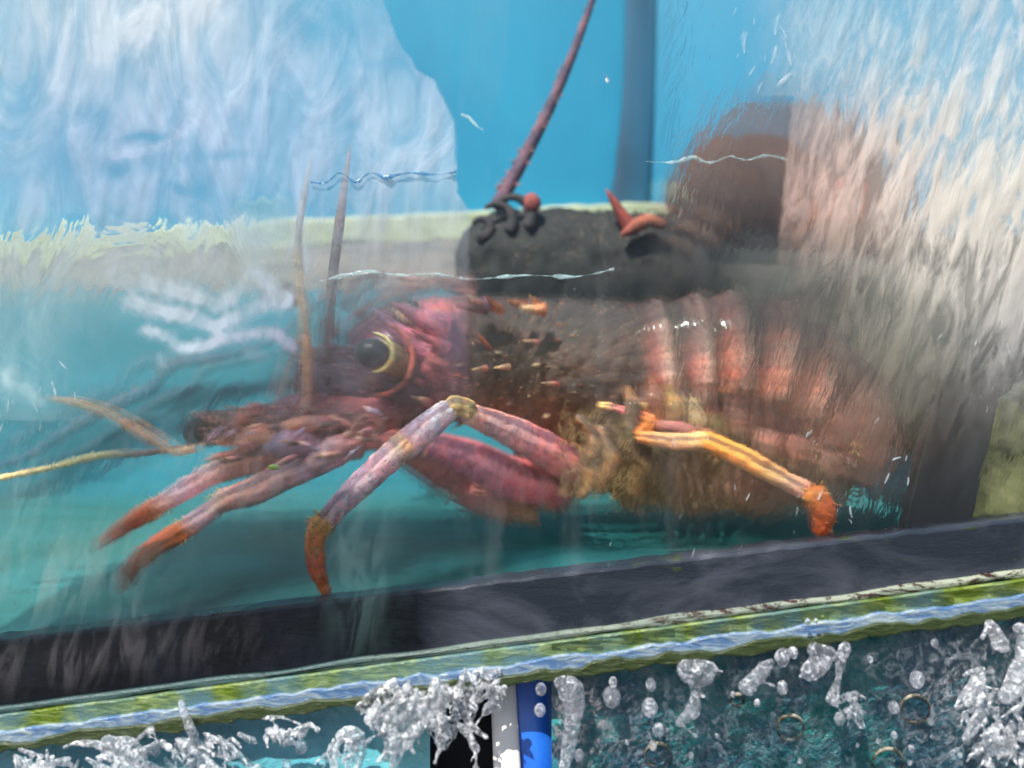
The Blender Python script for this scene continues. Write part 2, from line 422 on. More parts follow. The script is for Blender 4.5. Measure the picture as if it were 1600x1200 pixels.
def pane():
    m = NT('tank_glass'); t = m.n('ShaderNodeBsdfTransparent'); t.inputs[0].default_value = (.96, .985, .98, 1)
    gs = m.n('ShaderNodeBsdfGlossy'); gs.inputs['Roughness'].default_value = .03
    g = m.geo(); n = m.noise(m.map(g, (1, 1, .3)), 18, 4, .6); m.l(m.bump(n, .6, .004), gs.inputs['Normal'])
    df = m.n('ShaderNodeBsdfDiffuse'); df.inputs[0].default_value = (*lin(170, 170, 172), 1)
    a = m.n('ShaderNodeMixShader'); a.inputs[0].default_value = .014; m.l(t.outputs[0], a.inputs[1]); m.l(gs.outputs[0], a.inputs[2])
    n2 = m.noise(m.map(g, (1, 1, .25), (0, -.2, 0)), 26, 6, .7, .8)
    b = m.n('ShaderNodeMixShader'); m.l(m.ramp(n2, (.52, .0), (.76, .07)), b.inputs[0]); m.l(a.outputs[0], b.inputs[1]); m.l(df.outputs[0], b.inputs[2])
    return m.end(b.outputs[0])
PANE = pane()

# ---------------------------------------------------------------- the tank
tank = empty('fish_tank', P(800, 960, .2))
tag(tank, 'blue and teal lobster tank with glass front, sloping charcoal bottom frame and pale sealed edge', 'tank')
DB = .44; DL = .31
def panel(name, pts, mat, th=.006, sm=False):
    mb = MB(); f = [P(*p) for p in pts]
    n = (f[1] - f[0]).cross(f[2] - f[0]).normalized()
    if n.y < 0: n = -n
    b = [p + n * th for p in f]; k = len(f)
    fs = [tuple(range(k)), tuple(range(2 * k - 1, k - 1, -1))] + [(i, i + k, (i + 1) % k + k, (i + 1) % k) for i in range(k)]
    mb.add(f + b, fs, (.5, .5, .5))
    return mb.build(name, mat, tank, smooth=sm)
panel('back_wall', [(-500, -160, DB), (1000, -160, DB), (1000, 345, DB), (-500, 400, DB)], BLUE)
panel('side_wall', [(1000.5, -160, DB), (2100, -160, .17), (2100, 380, .17), (1000.5, 345, DB)], BLUE)
# upper ledge: pale green rim, grey slope, lower teal wall, floor
mb = MB()
top = wavy(-500, 388, 2000, 268, 20, 6, .012, 3); bot = wavy(2000, 318, -500, 432, 20, 10, .01, 7)
slab(mb, top + bot, .40, DB + .004); mb.build('ledge_rim', RIM, tank, smooth=False, bevel=.004)
mb = MB()
ts = [(-500, 428, .398), (2000, 316, .398), (2000, 452, DL), (-500, 452, DL)]
f = [P(*p) for p in ts]; b = [p + Vector((0, .02, -.02)) for p in f]
mb.add(f + b, [(0, 1, 2, 3), (7, 6, 5, 4), (0, 4, 5, 1), (1, 5, 6, 2), (2, 6, 7, 3), (3, 7, 4, 0)], (.5,) * 3)
mb.build('ledge_slope', GREY, tank, smooth=False)
panel('lower_wall', [(-500, 453, DL), (2000, 453, DL), (2000, 760, DL), (-500, 780, DL)], TEAL)
panel('tank_floor', [(-500, 781, DL), (2000, 761, DL), (2000, 905, .012), (-500, 1090, .012)], FLOOR, .01)
# dark seam of the corner
mb = MB(); tube(mb, [(1003, -160, DB - .012, 24, 1, 1, 1), (998, 120, DB - .012, 24, 1, 1, 1), (990, 250, DB - .012, 27, 1, 1, 1), (980, 345, DB - .012, 32, 1, 1, 1)], ell=.12, lump=.001, cap=True)
mb.build('corner_seam', DUCT, tank)
# glass
mb = MB(); slab(mb, [(-300, -60), (2000, -60), (2000, 930), (-300, 1110)], -.0005, .004); mb.build('glass_pane', PANE, tank, smooth=False)
# frame
def ytop(x): return 1000 - .1190 * x
def ybot(x): return 1112 - .1325 * x
mb = MB()
up = [(x, ytop(x) + 2.5 * noise.noise(Vector((x * .03, 0, 0)))) for x in range(-300, 2001, 12)]
dn = [(x, ybot(x) + 4 * noise.noise(Vector((x * .006, 4, 0)))) for x in range(2000, -301, -12)]
slab(mb, up + dn, -.013, .012); mb.build('bottom_frame', FRAME, tank, smooth=False, bevel=.0025)
mb = MB()
up = [(x, ybot(x) - 8 - 5 * noise.noise(Vector((x * .008, 8, 0)))) for x in range(-300, 2001, 10)]
dn = [(x, ybot(x) + 4 + 4 * noise.noise(Vector((x * .01, 14, 0))) + 2 * noise.noise(Vector((x * .06, 14, 0)))) for x in range(2000, -301, -10)]
slab(mb, up + dn, -.0175, -.004); mb.build('sealant_edge', SEAL, tank, smooth=False, bevel=.002)
mb = MB(); slab(mb, [(x, ybot(x) + 4 + 3 * noise.noise(Vector((x * .01, 1, 0)))) for x in range(-300, 2001, 14)] + [(x, ybot(x) + 12 + 3 * noise.noise(Vector((x * .01, 5, 0)))) for x in range(2000, -301, -14)], -.014, .01)
mb.build('frame_underside', BLACK, tank, smooth=False)
mb = MB()
slab(mb, [(1478, 592), (1500, 572), (1552, 568), (1566, 590), (1545, 700), (1516, 826), (1408, 838), (1430, 745), (1452, 660)], .004, .016)
tag(mb.build('corner_post', POST, tank, smooth=False, bevel=.002), 'dark slanting post strip behind the glass')
# green algae ledge of overflow water under the frame
led = empty('overflow_ledge', P(800, 1030, 0)); tag(led, 'wet green algae covered overflow ledge just under the charcoal frame', 'ledge')
def edge(x, off, amp, seed, f=.012): return (x, ybot(x) + off + amp * (noise.noise(Vector((x * f, seed, 0))) + .5 * noise.noise(Vector((x * f * 3, seed, 2)))))
X = list(range(-300, 2001, 9)); XR = X[::-1]
mb = MB(); slab(mb, [edge(x, 6, 1, 1) for x in X] + [edge(x, 36, 9, 22) for x in XR], -.020, .03); mb.build('algae_band', ALGAE, led, smooth=False, bevel=.001)
mb = MB(); slab(mb, [edge(x, 32, 10, 22) for x in X] + [edge(x, 52, 12, 32) for x in XR], -.0235, .028); mb.build('water_band', WSTRIP, led, smooth=False, bevel=.001)
mb = MB(); slab(mb, [edge(x, 49, 12, 32) for x in X] + [edge(x, 66, 9, 41, .02) for x in XR], -.0265, .026); mb.build('lower_lip', LIP, led, smooth=False, bevel=.001)
# olive board right of post
mb = MB()
slab(mb, wavy(1505, 640, 1760, 560, 12, 14, .03, 5) + wavy(1760, 800, 1490, 812, 12, 8, .03, 6), .02, .04)
tag(mb.build('algae_board', OLIVE, None, smooth=False, bevel=.002), 'olive and yellow algae covered board right of the dark slanting post', 'board')

# ---------------------------------------------------------------- lower tank
def water_grid(name, x0, x1, y0, y1, d, amp, f, mat, step=8, bottom=None):
    mb = MB(); nx = int((x1 - x0) / step); ny = int((y1 - y0) / step); vs = []
    for j in range(ny + 1):
        for i in range(nx + 1):
            x = x0 + (x1 - x0) * i / nx; y = y0 + (y1 - y0) * j / ny
            h = amp * (noise.noise(Vector((x * f, y * f, d * 9))) + .5 * noise.noise(Vector((x * f * 2.4, y * f * 2.4, 3))))
            vs.append(P(x, y, d - (j / ny) * .05 + h))
    fs = [(j * (nx + 1) + i, j * (nx + 1) + i + 1, (j + 1) * (nx + 1) + i + 1, (j + 1) * (nx + 1) + i)[::-1] for j in range(ny) for i in range(nx)]
    mb.add(vs, fs, (.5,) * 3); o = mb.build(name, mat); tag(o, kind='structure'); return o
water_grid('dark_churned_water', 862, 2000, 930, 1420, .012, .003, .02, POOLR)
water_grid('teal_water', -300, 672, 1040, 1420, .012, .002, .01, POOLL)
mb = MB(); slab(mb, [(664, 1040), (775, 1030), (790, 1420), (668, 1420)], .02, .10)  # black slab put where there is only a dark gap
tag(mb.build('dark_gap', BLACK, None, smooth=False, bevel=.001), 'black sheet standing for the dark gap between the teal water and the blue and white pipe', 'gap')
pipe = empty('striped_pipe', P(812, 1300, .04)); tag(pipe, 'glossy blue pipe with a white stripe running down below the ledge', 'pipe')
mb = MB(); tube(mb, [(812, 1040, .018, 48, 1, 1, 1), (820, 1150, .010, 51, 1, 1, 1), (838, 1420, -.03, 58, 1, 1, 1)], n=30, k=6, ell=.7); mb.build('pipe_body', BLUEP, pipe)
mb = MB(); tube(mb, [(784, 1040, .000, 20, 1, 1, 1), (790, 1150, -.010, 21, 1, 1, 1), (803, 1420, -.055, 24, 1, 1, 1)], n=16, k=6, ell=.35); mb.build('white_stripe', WHITE, pipe)

# ---------------------------------------------------------------- the main lobster
BR = (70, 50, 44); DK = (48, 38, 36); PK = (176, 92, 96); PU = (112, 82, 98); LP = (206, 158, 168); OR = (205, 98, 40); TN = (222, 176, 120); CR = (226, 205, 160); YL = (214, 200, 130)
lob = empty('spiny_lobster', P(900, 700, .13))
tag(lob, 'large spiny lobster with brown speckled shell, pink head and orange tipped legs, nearest the glass', 'lobster')
mb = MB()
CS = [(560, 585, .125, 58, *PU), (600, 575, .125, 80, 170, 104, 112), (650, 565, .125, 92, 206, 116, 122), (700, 562, .125, 97, 190, 106, 110), (738, 563, .125, 99, 84, 54, 50),
      (850, 572, .13, 106, *BR), (940, 582, .135, 112, *BR), (1000, 586, .14, 110, 86, 54, 46)]
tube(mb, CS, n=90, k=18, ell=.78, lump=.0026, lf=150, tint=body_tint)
# tubercles and small forward spines
rng = random.Random(3)
for i in range(430):
    t = rng.random(); s = cat(*[CS[j] for j in (0, 2, 5, 7)], 0) if False else None
    xx = 590 + 400 * t; k = 0
    while k < len(CS) - 2 and CS[k + 1][0] < xx: k += 1
    a, b = CS[k], CS[k + 1]; u = (xx - a[0]) / (b[0] - a[0]); yy = a[1] + (b[1] - a[1]) * u; dd = a[2] + (b[2] - a[2]) * u; r = a[3] + (b[3] - a[3]) * u
    th = rng.uniform(-1.45, 1.35)
    c = P(xx, yy, dd); rr = R(r, dd)
    nrm = Vector((0, -math.cos(th) * 1, math.sin(th)))
    p = c + Vector((0, -math.cos(th) * rr * .78, math.sin(th) * rr))
    big = rng.random() < .10
    L = rng.uniform(.006, .011) if big else rng.uniform(.0012, .0035)
    c0 = lin(*(rng.choice([PK, BR, (120, 60, 50)]) if xx < 740 else rng.choice([BR, DK, (96, 66, 50)]))); c1 = lin(*rng.choice([TN, (215, 120, 80), CR, (200, 150, 150), BR]))
    spike(mb, p - nrm * .001, nrm + Vector((-1.5 if big else -.7, 0, 0)), L, L * (.28 if big else .5), c0, c1, n=6, k=3)
mb.build('carapace', SHELL, lob)
# spines on the ridge of the back
for (a, b, r, c0, c1, bd) in [((760, 478), (712, 478), 15, (120, 80, 96), (170, 110, 100), (0, 0)), ((775, 480), (728, 470), 9, (190, 100, 60), (150, 90, 60), (0, 0)),
        ((785, 486), (757, 462), 8, (220, 130, 80), (150, 80, 50), (0, 0)), ((850, 484), (808, 484), 11, (205, 120, 60), CR, (0, -.1)), ((842, 480), (826, 459), 6, (200, 110, 60), TN, (0, 0)),
        ((822, 478), (790, 470), 8, (150, 80, 50), (200, 120, 70), (0, 0)), ((765, 545), (745, 518), 6, (140, 60, 40), (230, 130, 60), (0, 0)), ((748, 536), (733, 530), 4, (200, 110, 70), TN, (0, 0)),
        ((672, 630), (640, 618), 8, PK, CR, (0, 0)), ((760, 575), (736, 578), 6, PK, CR, (0, 0)), ((795, 573), (770, 575), 6, (210, 150, 120), CR, (0, 0)),
        ((660, 600), (610, 560), 6, PK, CR, (0, .1)), ((840, 535), (815, 532), 5, PK, CR, (0, 0)), ((870, 600), (845, 598), 5, PK, CR, (0, 0))]:
    mb = MB(); horn(mb, a, b, .062, r, c0, c1, bd); mb.build('spine', SHELL, lob)
# horns over the eyes
for (a, b, d, r, c0, c1, bd) in [((668, 548), (584, 505), .052, 24, (230, 120, 140), (150, 110, 140), (0, -.25)), ((700, 512), (612, 486), .07, 25, (220, 130, 150), (140, 105, 130), (0, -.15)),
        ((632, 528), (546, 536), .075, 20, (150, 125, 150), (170, 140, 150), (0, .3)), ((720, 500), (655, 495), .09, 20, (160, 100, 120), (130, 100, 110), (0, .1)),
        ((700, 545), (640, 515), .05, 12, (210, 110, 120), (190, 80, 95), (0, 0))]:
    mb = MB(); horn(mb, a, b, d, r, c0, c1, bd); tag(mb.build('horn', SHELL, lob), 'curved purple horn above the eye')
# eyes
mb = MB(); tube(mb, [(640, 575, .07, 22, 90, 70, 56), (612, 562, .058, 26, 112, 96, 66), (598, 556, .052, 28, 150, 136, 92)], n=24, k=6, lump=.0005); es = mb.build('eye_stalk', LEGM, lob)
mb = MB(); ball(mb, 581, 552, .042, 25, (30, 34, 36), 1.1, .92, .9, 28); mb.build('eye', EYE, lob)
mb = MB(); tube(mb, [(578 + 36 * math.cos(a), 551 + 31 * math.sin(a), .038, 1.2 + 3 * max(0, math.cos(a * .9)), 205, 196, 130) for a in [x * .2 - 1.35 for x in range(15)]], n=8, k=2, cap=True); mb.build('eye_ring', LEGM, lob)
mb = MB(); tube(mb, [(585 + 60 * math.cos(a), 560 + 58 * math.sin(a), .052, 4, 190, 100, 80) for a in [x * .2 - 1.1 for x in range(14)]], n=8, k=2); mb.build('eye_socket_rim', SHELL, lob)
mb = MB(); ball(mb, 640, 494, .105, 26, (30, 32, 30), 1, .95, 1, 20); mb.build('eye', EYE, lob)
mb = MB(); ball(mb, 634, 490, .088, 15, (222, 214, 180), 1, 1, .5, 16); mb.build('eye_cap', LEGM, lob)

# abdomen: six overlapping plates, curling down to the right
seg = [((975, 584), (1045, 578), 108, 106), ((1035, 578), (1100, 576), 108, 112), ((1090, 578), (1150, 578), 112, 118), ((1140, 578), (1215, 592), 117, 115), ((1200, 592), (1270, 622), 112, 104), ((1255, 612), (1318, 672), 102, 90)]
for i, (a, b, ra, rb) in enumerate(seg):
    mb = MB(); pal = [(70, 46, 42), (150, 78, 78), (196, 130, 124), (78, 52, 46)][0:4]
    d = .135
    st = []
    for t, (cc, rs) in zip((0, .22, .42, .6, .8, 1), (((44, 32, 30), .93), ((60, 42, 38), .96), ((120, 74, 66) if i != 2 else (206, 112, 90), 1.0), ((226, 146, 124) if i > 1 else (150, 84, 82), 1.02), ((236, 204, 186), 1.07), ((44, 32, 30), 1.0))):
        st.append((a[0] + (b[0] - a[0]) * t, a[1] + (b[1] - a[1]) * t, d, (ra + (rb - ra) * t) * rs, *cc))
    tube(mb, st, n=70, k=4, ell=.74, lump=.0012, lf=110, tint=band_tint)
    mb.build('tail_segment', SHELL, lob)
    # pleura: the pointed lower flaps with yellow edges
    cx = (a[0] + b[0]) / 2; ang = math.atan2(b[1] - a[1], b[0] - a[0])
    ddx, ddy = -math.sin(ang), math.cos(ang)
    for s, off in ((0, .52), (1, .62)):
        x0 = cx + ddx * ra * off + (s * 26 - 8); y0 = (a[1] + b[1]) / 2 + ddy * ra * off
        mb = MB()
        tube(mb, [(x0 - ddx * 30, y0 - ddy * 45, .10, 6, 70, 44, 40), (x0, y0 - 22, .072 + .01 * s, 8, 80, 48, 42), (x0 + ddx * 18, y0 + ddy * 14, .066 + .01 * s, 10, 120, 76, 62), (x0 + ddx * 34 + 6, y0 + ddy * 44, .072 + .01 * s, 7, 180, 156, 90), (x0 + ddx * 40 + 12, y0 + ddy * 66, .078 + .01 * s, 2.5, *YL)], n=12, k=5, ell=.35, lump=.0008)
        mb.build('side_plate', SHELL, lob)
# tail fan folded underneath
for i, (pts) in enumerate([[(1320, 640, .10, 54), (1352, 695, .10, 52), (1335, 750, .10, 36)], [(1300, 690, .13, 46), (1290, 745, .13, 46), (1245, 780, .13, 30)], [(1250, 690, .12, 46), (1205, 745, .12, 50), (1150, 786, .12, 30)],
                           [(1200, 690, .14, 50), (1120, 745, .14, 52), (1050, 782, .14, 28)], [(1120, 690, .15, 52), (1030, 735, .15, 50), (960, 770, .15, 26)]]):
    mb = MB(); cc = [(214, 160, 146), (200, 150, 134), (190, 146, 128), (176, 136, 108), (170, 136, 96)][i]
    tube(mb, [(*p, *cc) for p in pts], n=26, k=8, ell=.28, lump=.003, lf=90); mb.build('tail_fan_lobe', FAR, lob)
# swimmerets: small leaf shaped flaps under the tail
for i, (x, y, c) in enumerate([(1050, 640, (150, 120, 70)), (1085, 655, (170, 150, 110)), (1118, 668, (120, 100, 60)), (1150, 660, (150, 108, 90)), (1195, 690, (176, 130, 116)), (1238, 700, (180, 120, 104)), (1020, 625, (120, 80, 64)), (985, 640, (120, 90, 60)), (1290, 720, (180, 130, 112))]):
    mb = MB(); tube(mb, [(x - 6, y - 46, .105, 4, *c), (x, y - 24, .07, 8, *c), (x + 5, y, .06, 15, *c), (x + 3, y + 26, .062, 12, 190, 160, 130), (x - 4, y + 42, .066, 4, *YL)], n=12, k=4, ell=.4, lump=.001); mb.build('swimmeret', SHELL, lob)

for i in range(34):
    x = rng.uniform(985, 1350); y = 640 + (x - 985) * .16 + rng.uniform(-26, 40); c = rng.choice([(150, 116, 84), (176, 130, 112), (196, 170, 110), (110, 82, 62), (190, 150, 140)])
    a = rng.uniform(1.1, 2.0); l = rng.uniform(16, 40); d0 = rng.uniform(.055, .07); r = rng.uniform(3, 7); mb = MB()
    tube(mb, [(x, y, d0 + .02, r * .6, *c), (x + math.cos(a) * l * .5, y + math.sin(a) * l * .5, d0, r, *c), (x + math.cos(a) * l, y + math.sin(a) * l, d0 + .004, r * .3, *YL)], n=9, k=4, ell=.5, lump=.0014, lf=180)
    mb.build('swimmeret', SHELL, lob)
# antenna bases and head front
mb = MB()
tube(mb, [(640, 620, .10, 62, 110, 70, 78), (560, 600, .09, 60, 92, 74, 88), (505, 590, .085, 50, 88, 76, 90), (490, 570, .085, 42, 84, 72, 84)], n=30, k=6, ell=.8, lump=.003, lf=110)
for i in range(90):
    x = rng.uniform(455, 620); y = rng.uniform(540, 660); spike(mb, P(x, y, .055 + .02 * rng.random()), (-.6, -1, .4), rng.uniform(.004, .009), .0016, lin(100, 70, 84), lin(210, 170, 165), n=6, k=3)
mb.build('antenna_base', SHELL, lob)
mb = MB()
tube(mb, [(600, 660, .08, 44, 140, 70, 84), (540, 650, .075, 40, 150, 92, 100), (470, 655, .07, 40, 140, 98, 104), (410, 668, .07, 34, 132, 96, 100), (360, 668, .07, 30, 110, 84, 84), (318, 672, .07, 26, 56, 54, 54), (302, 684, .07, 18, 44, 44, 46)], n=24, k=6, ell=.85, lump=.003, lf=130)
for i in range(70):
    x = rng.uniform(310, 600); y = rng.uniform(636, 690); spike(mb, P(x, y, .052), (-.8, -.8, .5), rng.uniform(.004, .010), .002, lin(130, 80, 96), lin(225, 180, 160), n=6, k=3)
mb.build('lower_antenna_base', SHELL, lob)
for pts in [[(500, 700, .055, 18, 120, 92, 112), (460, 690, .05, 24, 150, 130, 160), (425, 700, .05, 18, 130, 110, 130)], [(560, 690, .055, 14, 190, 120, 120), (520, 700, .05, 19, 205, 160, 170), (490, 726, .05, 16, 190, 150, 160)],
            [(520, 660, .05, 11, 150, 90, 100), (470, 662, .048, 13, 190, 140, 120), (440, 668, .05, 8, 200, 150, 130)], [(430, 690, .05, 14, 190, 130, 110), (400, 680, .05, 17, 200, 140, 120), (372, 700, .055, 12, 190, 130, 120)],
            [(400, 640, .06, 15, 180, 110, 110), (380, 655, .06, 13, 180, 120, 110), (350, 690, .06, 10, 200, 160, 140)]]:
    mb = MB(); tube(mb, pts, n=16, k=5, lump=.0015, lf=120); mb.build('mouthpart', LEGM, lob)
for i in range(26):
    x = rng.uniform(345, 600); y = 700 - (x - 345) * .08 + rng.uniform(-34, 26); a = rng.uniform(-.5, .9); l = rng.uniform(22, 46); r = rng.uniform(2.5, 5.5)
    c = rng.choice([(200, 130, 120), (150, 96, 110), (120, 80, 84), (220, 170, 150), (170, 150, 176), (96, 66, 66)])
    mb = MB(); d0 = rng.uniform(.034, .05)
    tube(mb, [(x, y, d0, r * .7, *c), (x - l * .5 * math.cos(a), y + l * .5 * math.sin(a), d0 - .004, r, *c), (x - l * math.cos(a), y + l * math.sin(a), d0, r * .25, 220, 180, 150)], n=9, k=4, lump=.0016, lf=200, ell=.7)
    mb.build('mouthpart', LEGM, lob)
def antenna(pts, par, mat=LEGM, name='antenna', spines=0, label=None, k=8, lump=.0004):
    mb = MB(); tube(mb, pts, n=10, k=k, lump=lump, lf=220)
    rs = resample([tuple(map(float, p)) for p in pts], 12)
    for i in range(spines):
        s = rng.choice(rs); c = P(s[0], s[1], s[2]); r = R(s[3], s[2]); a = rng.uniform(0, 6.28)
        spike(mb, c + Vector((math.cos(a), -.6, math.sin(a))) * r * .6, (math.cos(a), -.5, math.sin(a) + .6), r * 1.0 + .001, r * .3, lin(*s[4:7]), lin(200, 150, 120), n=5, k=2)
    o = mb.build(name, mat, par)
    if label: o['label'] = label
    return o
antenna([(508, 560, .07, 15, 90, 78, 76), (512, 500, .07, 11, 100, 88, 76), (520, 430, .07, 8, 120, 104, 92), (530, 350, .07, 8, 156, 134, 122), (540, 280, .07, 5, 176, 146, 136), (547, 228, .07, 1.5, 190, 160, 150)], lob)
antenna([(478, 640, .05, 8, 160, 126, 110), (480, 560, .05, 8, 190, 150, 110), (470, 450, .05, 7, 236, 200, 150), (466, 370, .05, 6, 230, 196, 150), (476, 300, .05, 5, 226, 204, 170), (484, 255, .05, 3.5, 240, 232, 210), (486, 235, .05, 1, 240, 230, 210)], lob, label='slender cream antenna rising beside the thicker one')
antenna([(302, 700, .06, 8, 236, 200, 160), (276, 706, .06, 6, 230, 190, 150), (240, 685, .06, 7, 228, 172, 126), (180, 650, .06, 6, 232, 182, 136), (130, 632, .06, 7, 238, 205, 160), (85, 622, .06, 5, 236, 190, 150)], lob, name='antennule', label='pale orange feeler bent upwards')
antenna([(300, 698, .07, 5, 150, 126, 126), (220, 708, .07, 5, 130, 130, 134), (150, 712, .07, 6, 236, 224, 160), (80, 730, .07, 5, 240, 226, 160), (0, 747, .07, 5, 236, 220, 150), (-60, 757, .07, 4, 236, 220, 150)], lob, name='antennule', label='pale yellow wavy feeler running to the left edge')
# small grey feeler to the left of the antennae
antenna([(440, 620, .12, 9, 150, 130, 110), (465, 545, .12, 10, 160, 130, 100), (478, 490, .12, 9, 190, 160, 120), (455, 455, .12, 14, 140, 130, 130), (432, 470, .12, 10, 120, 118, 120)], lob, name='antennule')

# legs: upper joints pink and lilac, last joint orange and bristly
def leg(parts, label=None, claw=None):
    root = None
    for i, pts in enumerate(parts):
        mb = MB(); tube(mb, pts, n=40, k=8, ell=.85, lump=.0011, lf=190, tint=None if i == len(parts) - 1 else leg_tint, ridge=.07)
        e = pts[-1] if i < len(parts) - 1 else pts[0]
        for j in range(7):
            c = P(e[0], e[1], e[2]); r = R(e[3], e[2]); a = j * .9
            spike(mb, c + Vector((math.cos(a), -.4, math.sin(a))) * r * .7, (math.cos(a) - .5, -.5, math.sin(a)), r * .6 + .001, r * .16, lin(180, 140, 80), lin(226, 200, 130), n=5, k=3)
        last = (i == len(parts) - 1)
        if last:
            rs = resample([tuple(map(float, p)) for p in pts], 10)
            for j in range(46):
                s = rng.choice(rs[4:]); c = P(s[0], s[1], s[2]); r = R(s[3], s[2]); a = rng.uniform(-2.6, 2.6)
                dv = Vector((math.cos(a), rng.uniform(-.8, .3), math.sin(a) - .3))
                spike(mb, c + dv.normalized() * r * .6, dv + Vector((0, 0, -.5)), r * rng.uniform(.5, 1.1) + .0008, r * .14, lin(190, 90, 36), lin(214, 140, 70), n=4, k=2)
        o = mb.build('leg' if root is None else ('leg_tip' if last else 'leg_joint'), LEGM, root or lob)
        if root is None:
            root = o
            if label: o['label'] = label
LI = (244, 210, 226)
leg([[(905, 735, .085, 26, 214, 140, 130), (850, 700, .07, 28, 240, 156, 160), (790, 668, .055, 23, 246, 190, 190), (730, 645, .04, 17, 246, 206, 196)],
     [(735, 640, .036, 15, 214, 190, 120), (712, 634, .034, 17, 220, 200, 130), (695, 646, .034, 15, 206, 190, 140)],
     [(700, 640, .032, 17, 206, 220, 232), (670, 664, .03, 22, 220, 206, 222), (632, 696, .03, 23, 240, 206, 206), (622, 704, .03, 20, 220, 196, 140)],
     [(636, 690, .028, 21, 214, 190, 150), (600, 722, .026, 21, *LI), (560, 760, .024, 20, *LI), (525, 795, .022, 17, 214, 170, 190), (505, 822, .022, 17, 224, 190, 140)],
     [(502, 815, .02, 18, 226, 160, 80), (492, 850, .02, 15, 214, 116, 40), (496, 890, .018, 13, 204, 84, 24), (508, 920, .017, 9, 220, 110, 30), (514, 936, .016, 4, 230, 150, 60)]], 'large front leg bent at the knee with orange tip on the frame')
leg([[(880, 765, .105, 32, 200, 110, 116), (800, 745, .095, 34, 236, 140, 154), (730, 712, .08, 28, 230, 150, 174), (655, 690, .07, 20, 200, 140, 170)],
     [(660, 692, .07, 15, 224, 180, 120), (620, 688, .07, 18, 214, 140, 140), (570, 684, .07, 18, 200, 120, 120)],
     [(560, 690, .06, 19, 210, 150, 160), (510, 716, .055, 20, 196, 160, 184), (440, 745, .055, 22, 190, 160, 166), (400, 765, .055, 22, 196, 164, 164), (350, 780, .055, 18, 200, 168, 170)],
     [(352, 780, .05, 14, 206, 170, 150), (310, 812, .05, 16, *LI), (276, 832, .05, 13, 220, 176, 140)],
     [(285, 828, .048, 17, 205, 110, 50), (240, 856, .045, 15, 196, 84, 34), (205, 888, .045, 12, 184, 74, 40), (195, 920, .045, 5, 160, 70, 50)]], 'front leg reaching left with a rusty orange curved tip')
leg([[(620, 700, .12, 22, 176, 110, 110), (740, 775, .12, 22, 206, 140, 136), (830, 800, .12, 18, 190, 150, 120)]], 'pale pink leg joint hanging under the body')
leg([[(560, 700, .08, 16, 190, 140, 150), (470, 710, .075, 24, 186, 150, 160), (390, 716, .075, 26, 206, 160, 150), (340, 735, .07, 19, 214, 176, 170)],
     [(350, 728, .06, 17, 224, 190, 180), (290, 764, .055, 16, *LI), (240, 795, .055, 13, 214, 170, 150)],
     [(245, 792, .055, 16, 176, 96, 60), (200, 818, .055, 13, 170, 76, 46), (165, 845, .055, 8, 164, 70, 52), (155, 858, .055, 3, 150, 70, 56)]], 'front leg reaching farthest left with a rust red tip')
leg([[(940, 634, .07, 7, 226, 214, 130), (970, 640, .075, 6, 190, 120, 130), (1015, 655, .06, 8, 214, 140, 80), (1000, 680, .05, 11, 226, 140, 60)],
     [(1000, 684, .045, 10, 224, 150, 80), (1050, 690, .04, 13, 236, 180, 130), (1108, 690, .035, 15, 236, 190, 120)],
     [(1105, 690, .033, 15, 230, 160, 60), (1160, 715, .03, 17, 238, 180, 90), (1220, 748, .026, 15, 236, 190, 140), (1272, 775, .022, 14, 222, 180, 190)],
     [(1270, 770, .02, 19, 214, 130, 40), (1284, 798, .018, 19, 204, 92, 28), (1282, 825, .017, 14, 196, 84, 30), (1283, 842, .016, 7, 190, 90, 40)]], 'rear leg with cream orange joints stretched to the right')
leg([[(1010, 664, .06, 6, 170, 110, 80), (1060, 668, .06, 9, 170, 120, 120), (1120, 680, .06, 6, 214, 140, 90)]], 'thin purplish leg joint above the cream one')
for i, (pts) in enumerate([[(890, 700, .08, 12, 150, 110, 70), (925, 740, .075, 16, 170, 130, 84), (905, 775, .08, 9, 190, 150, 100)], [(940, 670, .075, 10, 120, 90, 60), (955, 720, .07, 15, 150, 120, 80), (935, 765, .08, 10, 150, 110, 70)],
    [(985, 690, .08, 10, 100, 76, 50), (1005, 730, .08, 14, 130, 100, 66), (990, 772, .09, 8, 160, 120, 80)], [(1040, 710, .09, 10, 90, 70, 50), (1062, 750, .09, 13, 120, 96, 70), (1045, 785, .1, 7, 140, 110, 80)],
    [(905, 650, .07, 8, 110, 84, 56), (930, 690, .066, 11, 150, 116, 76), (915, 725, .07, 7, 196, 156, 100)]]):
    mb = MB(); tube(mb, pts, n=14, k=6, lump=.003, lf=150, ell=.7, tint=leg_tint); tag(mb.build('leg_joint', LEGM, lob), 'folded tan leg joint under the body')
# bristles: tufts of hair round leg bases and under the tail
mb = MB()
def tuft(n, x0, x1, y0, y1, d0, d1, ang, L):
    for i in range(n):
        x = rng.uniform(x0, x1); y = rng.uniform(y0, y1); a = ang + rng.gauss(0, .35); l = rng.uniform(.5, 1.2) * L
        spike(mb, P(x, y, rng.uniform(d0, d1)), (math.cos(a), rng.uniform(-.3, .1), math.sin(a)), R(l, .08), .00035, lin(1, 1, 1), lin(1, 1, 1), Vector((rng.uniform(-.4, .4), 0, rng.uniform(-.4, .4))), n=3, k=4)
tuft(380, 870, 990, 650, 780, .05, .10, 1.1, 24); tuft(420, 960, 1330, 700, 800, .09, .13, 1.2, 24); tuft(160, 790, 900, 770, 792, .09, .12, -1.0, 22); tuft(300, 950, 1250, 770, 800, .08, .12, -1.6, 16)
tag(mb.build('bristles', HAIR, lob), 'tan bristles round the leg bases', kind='stuff')
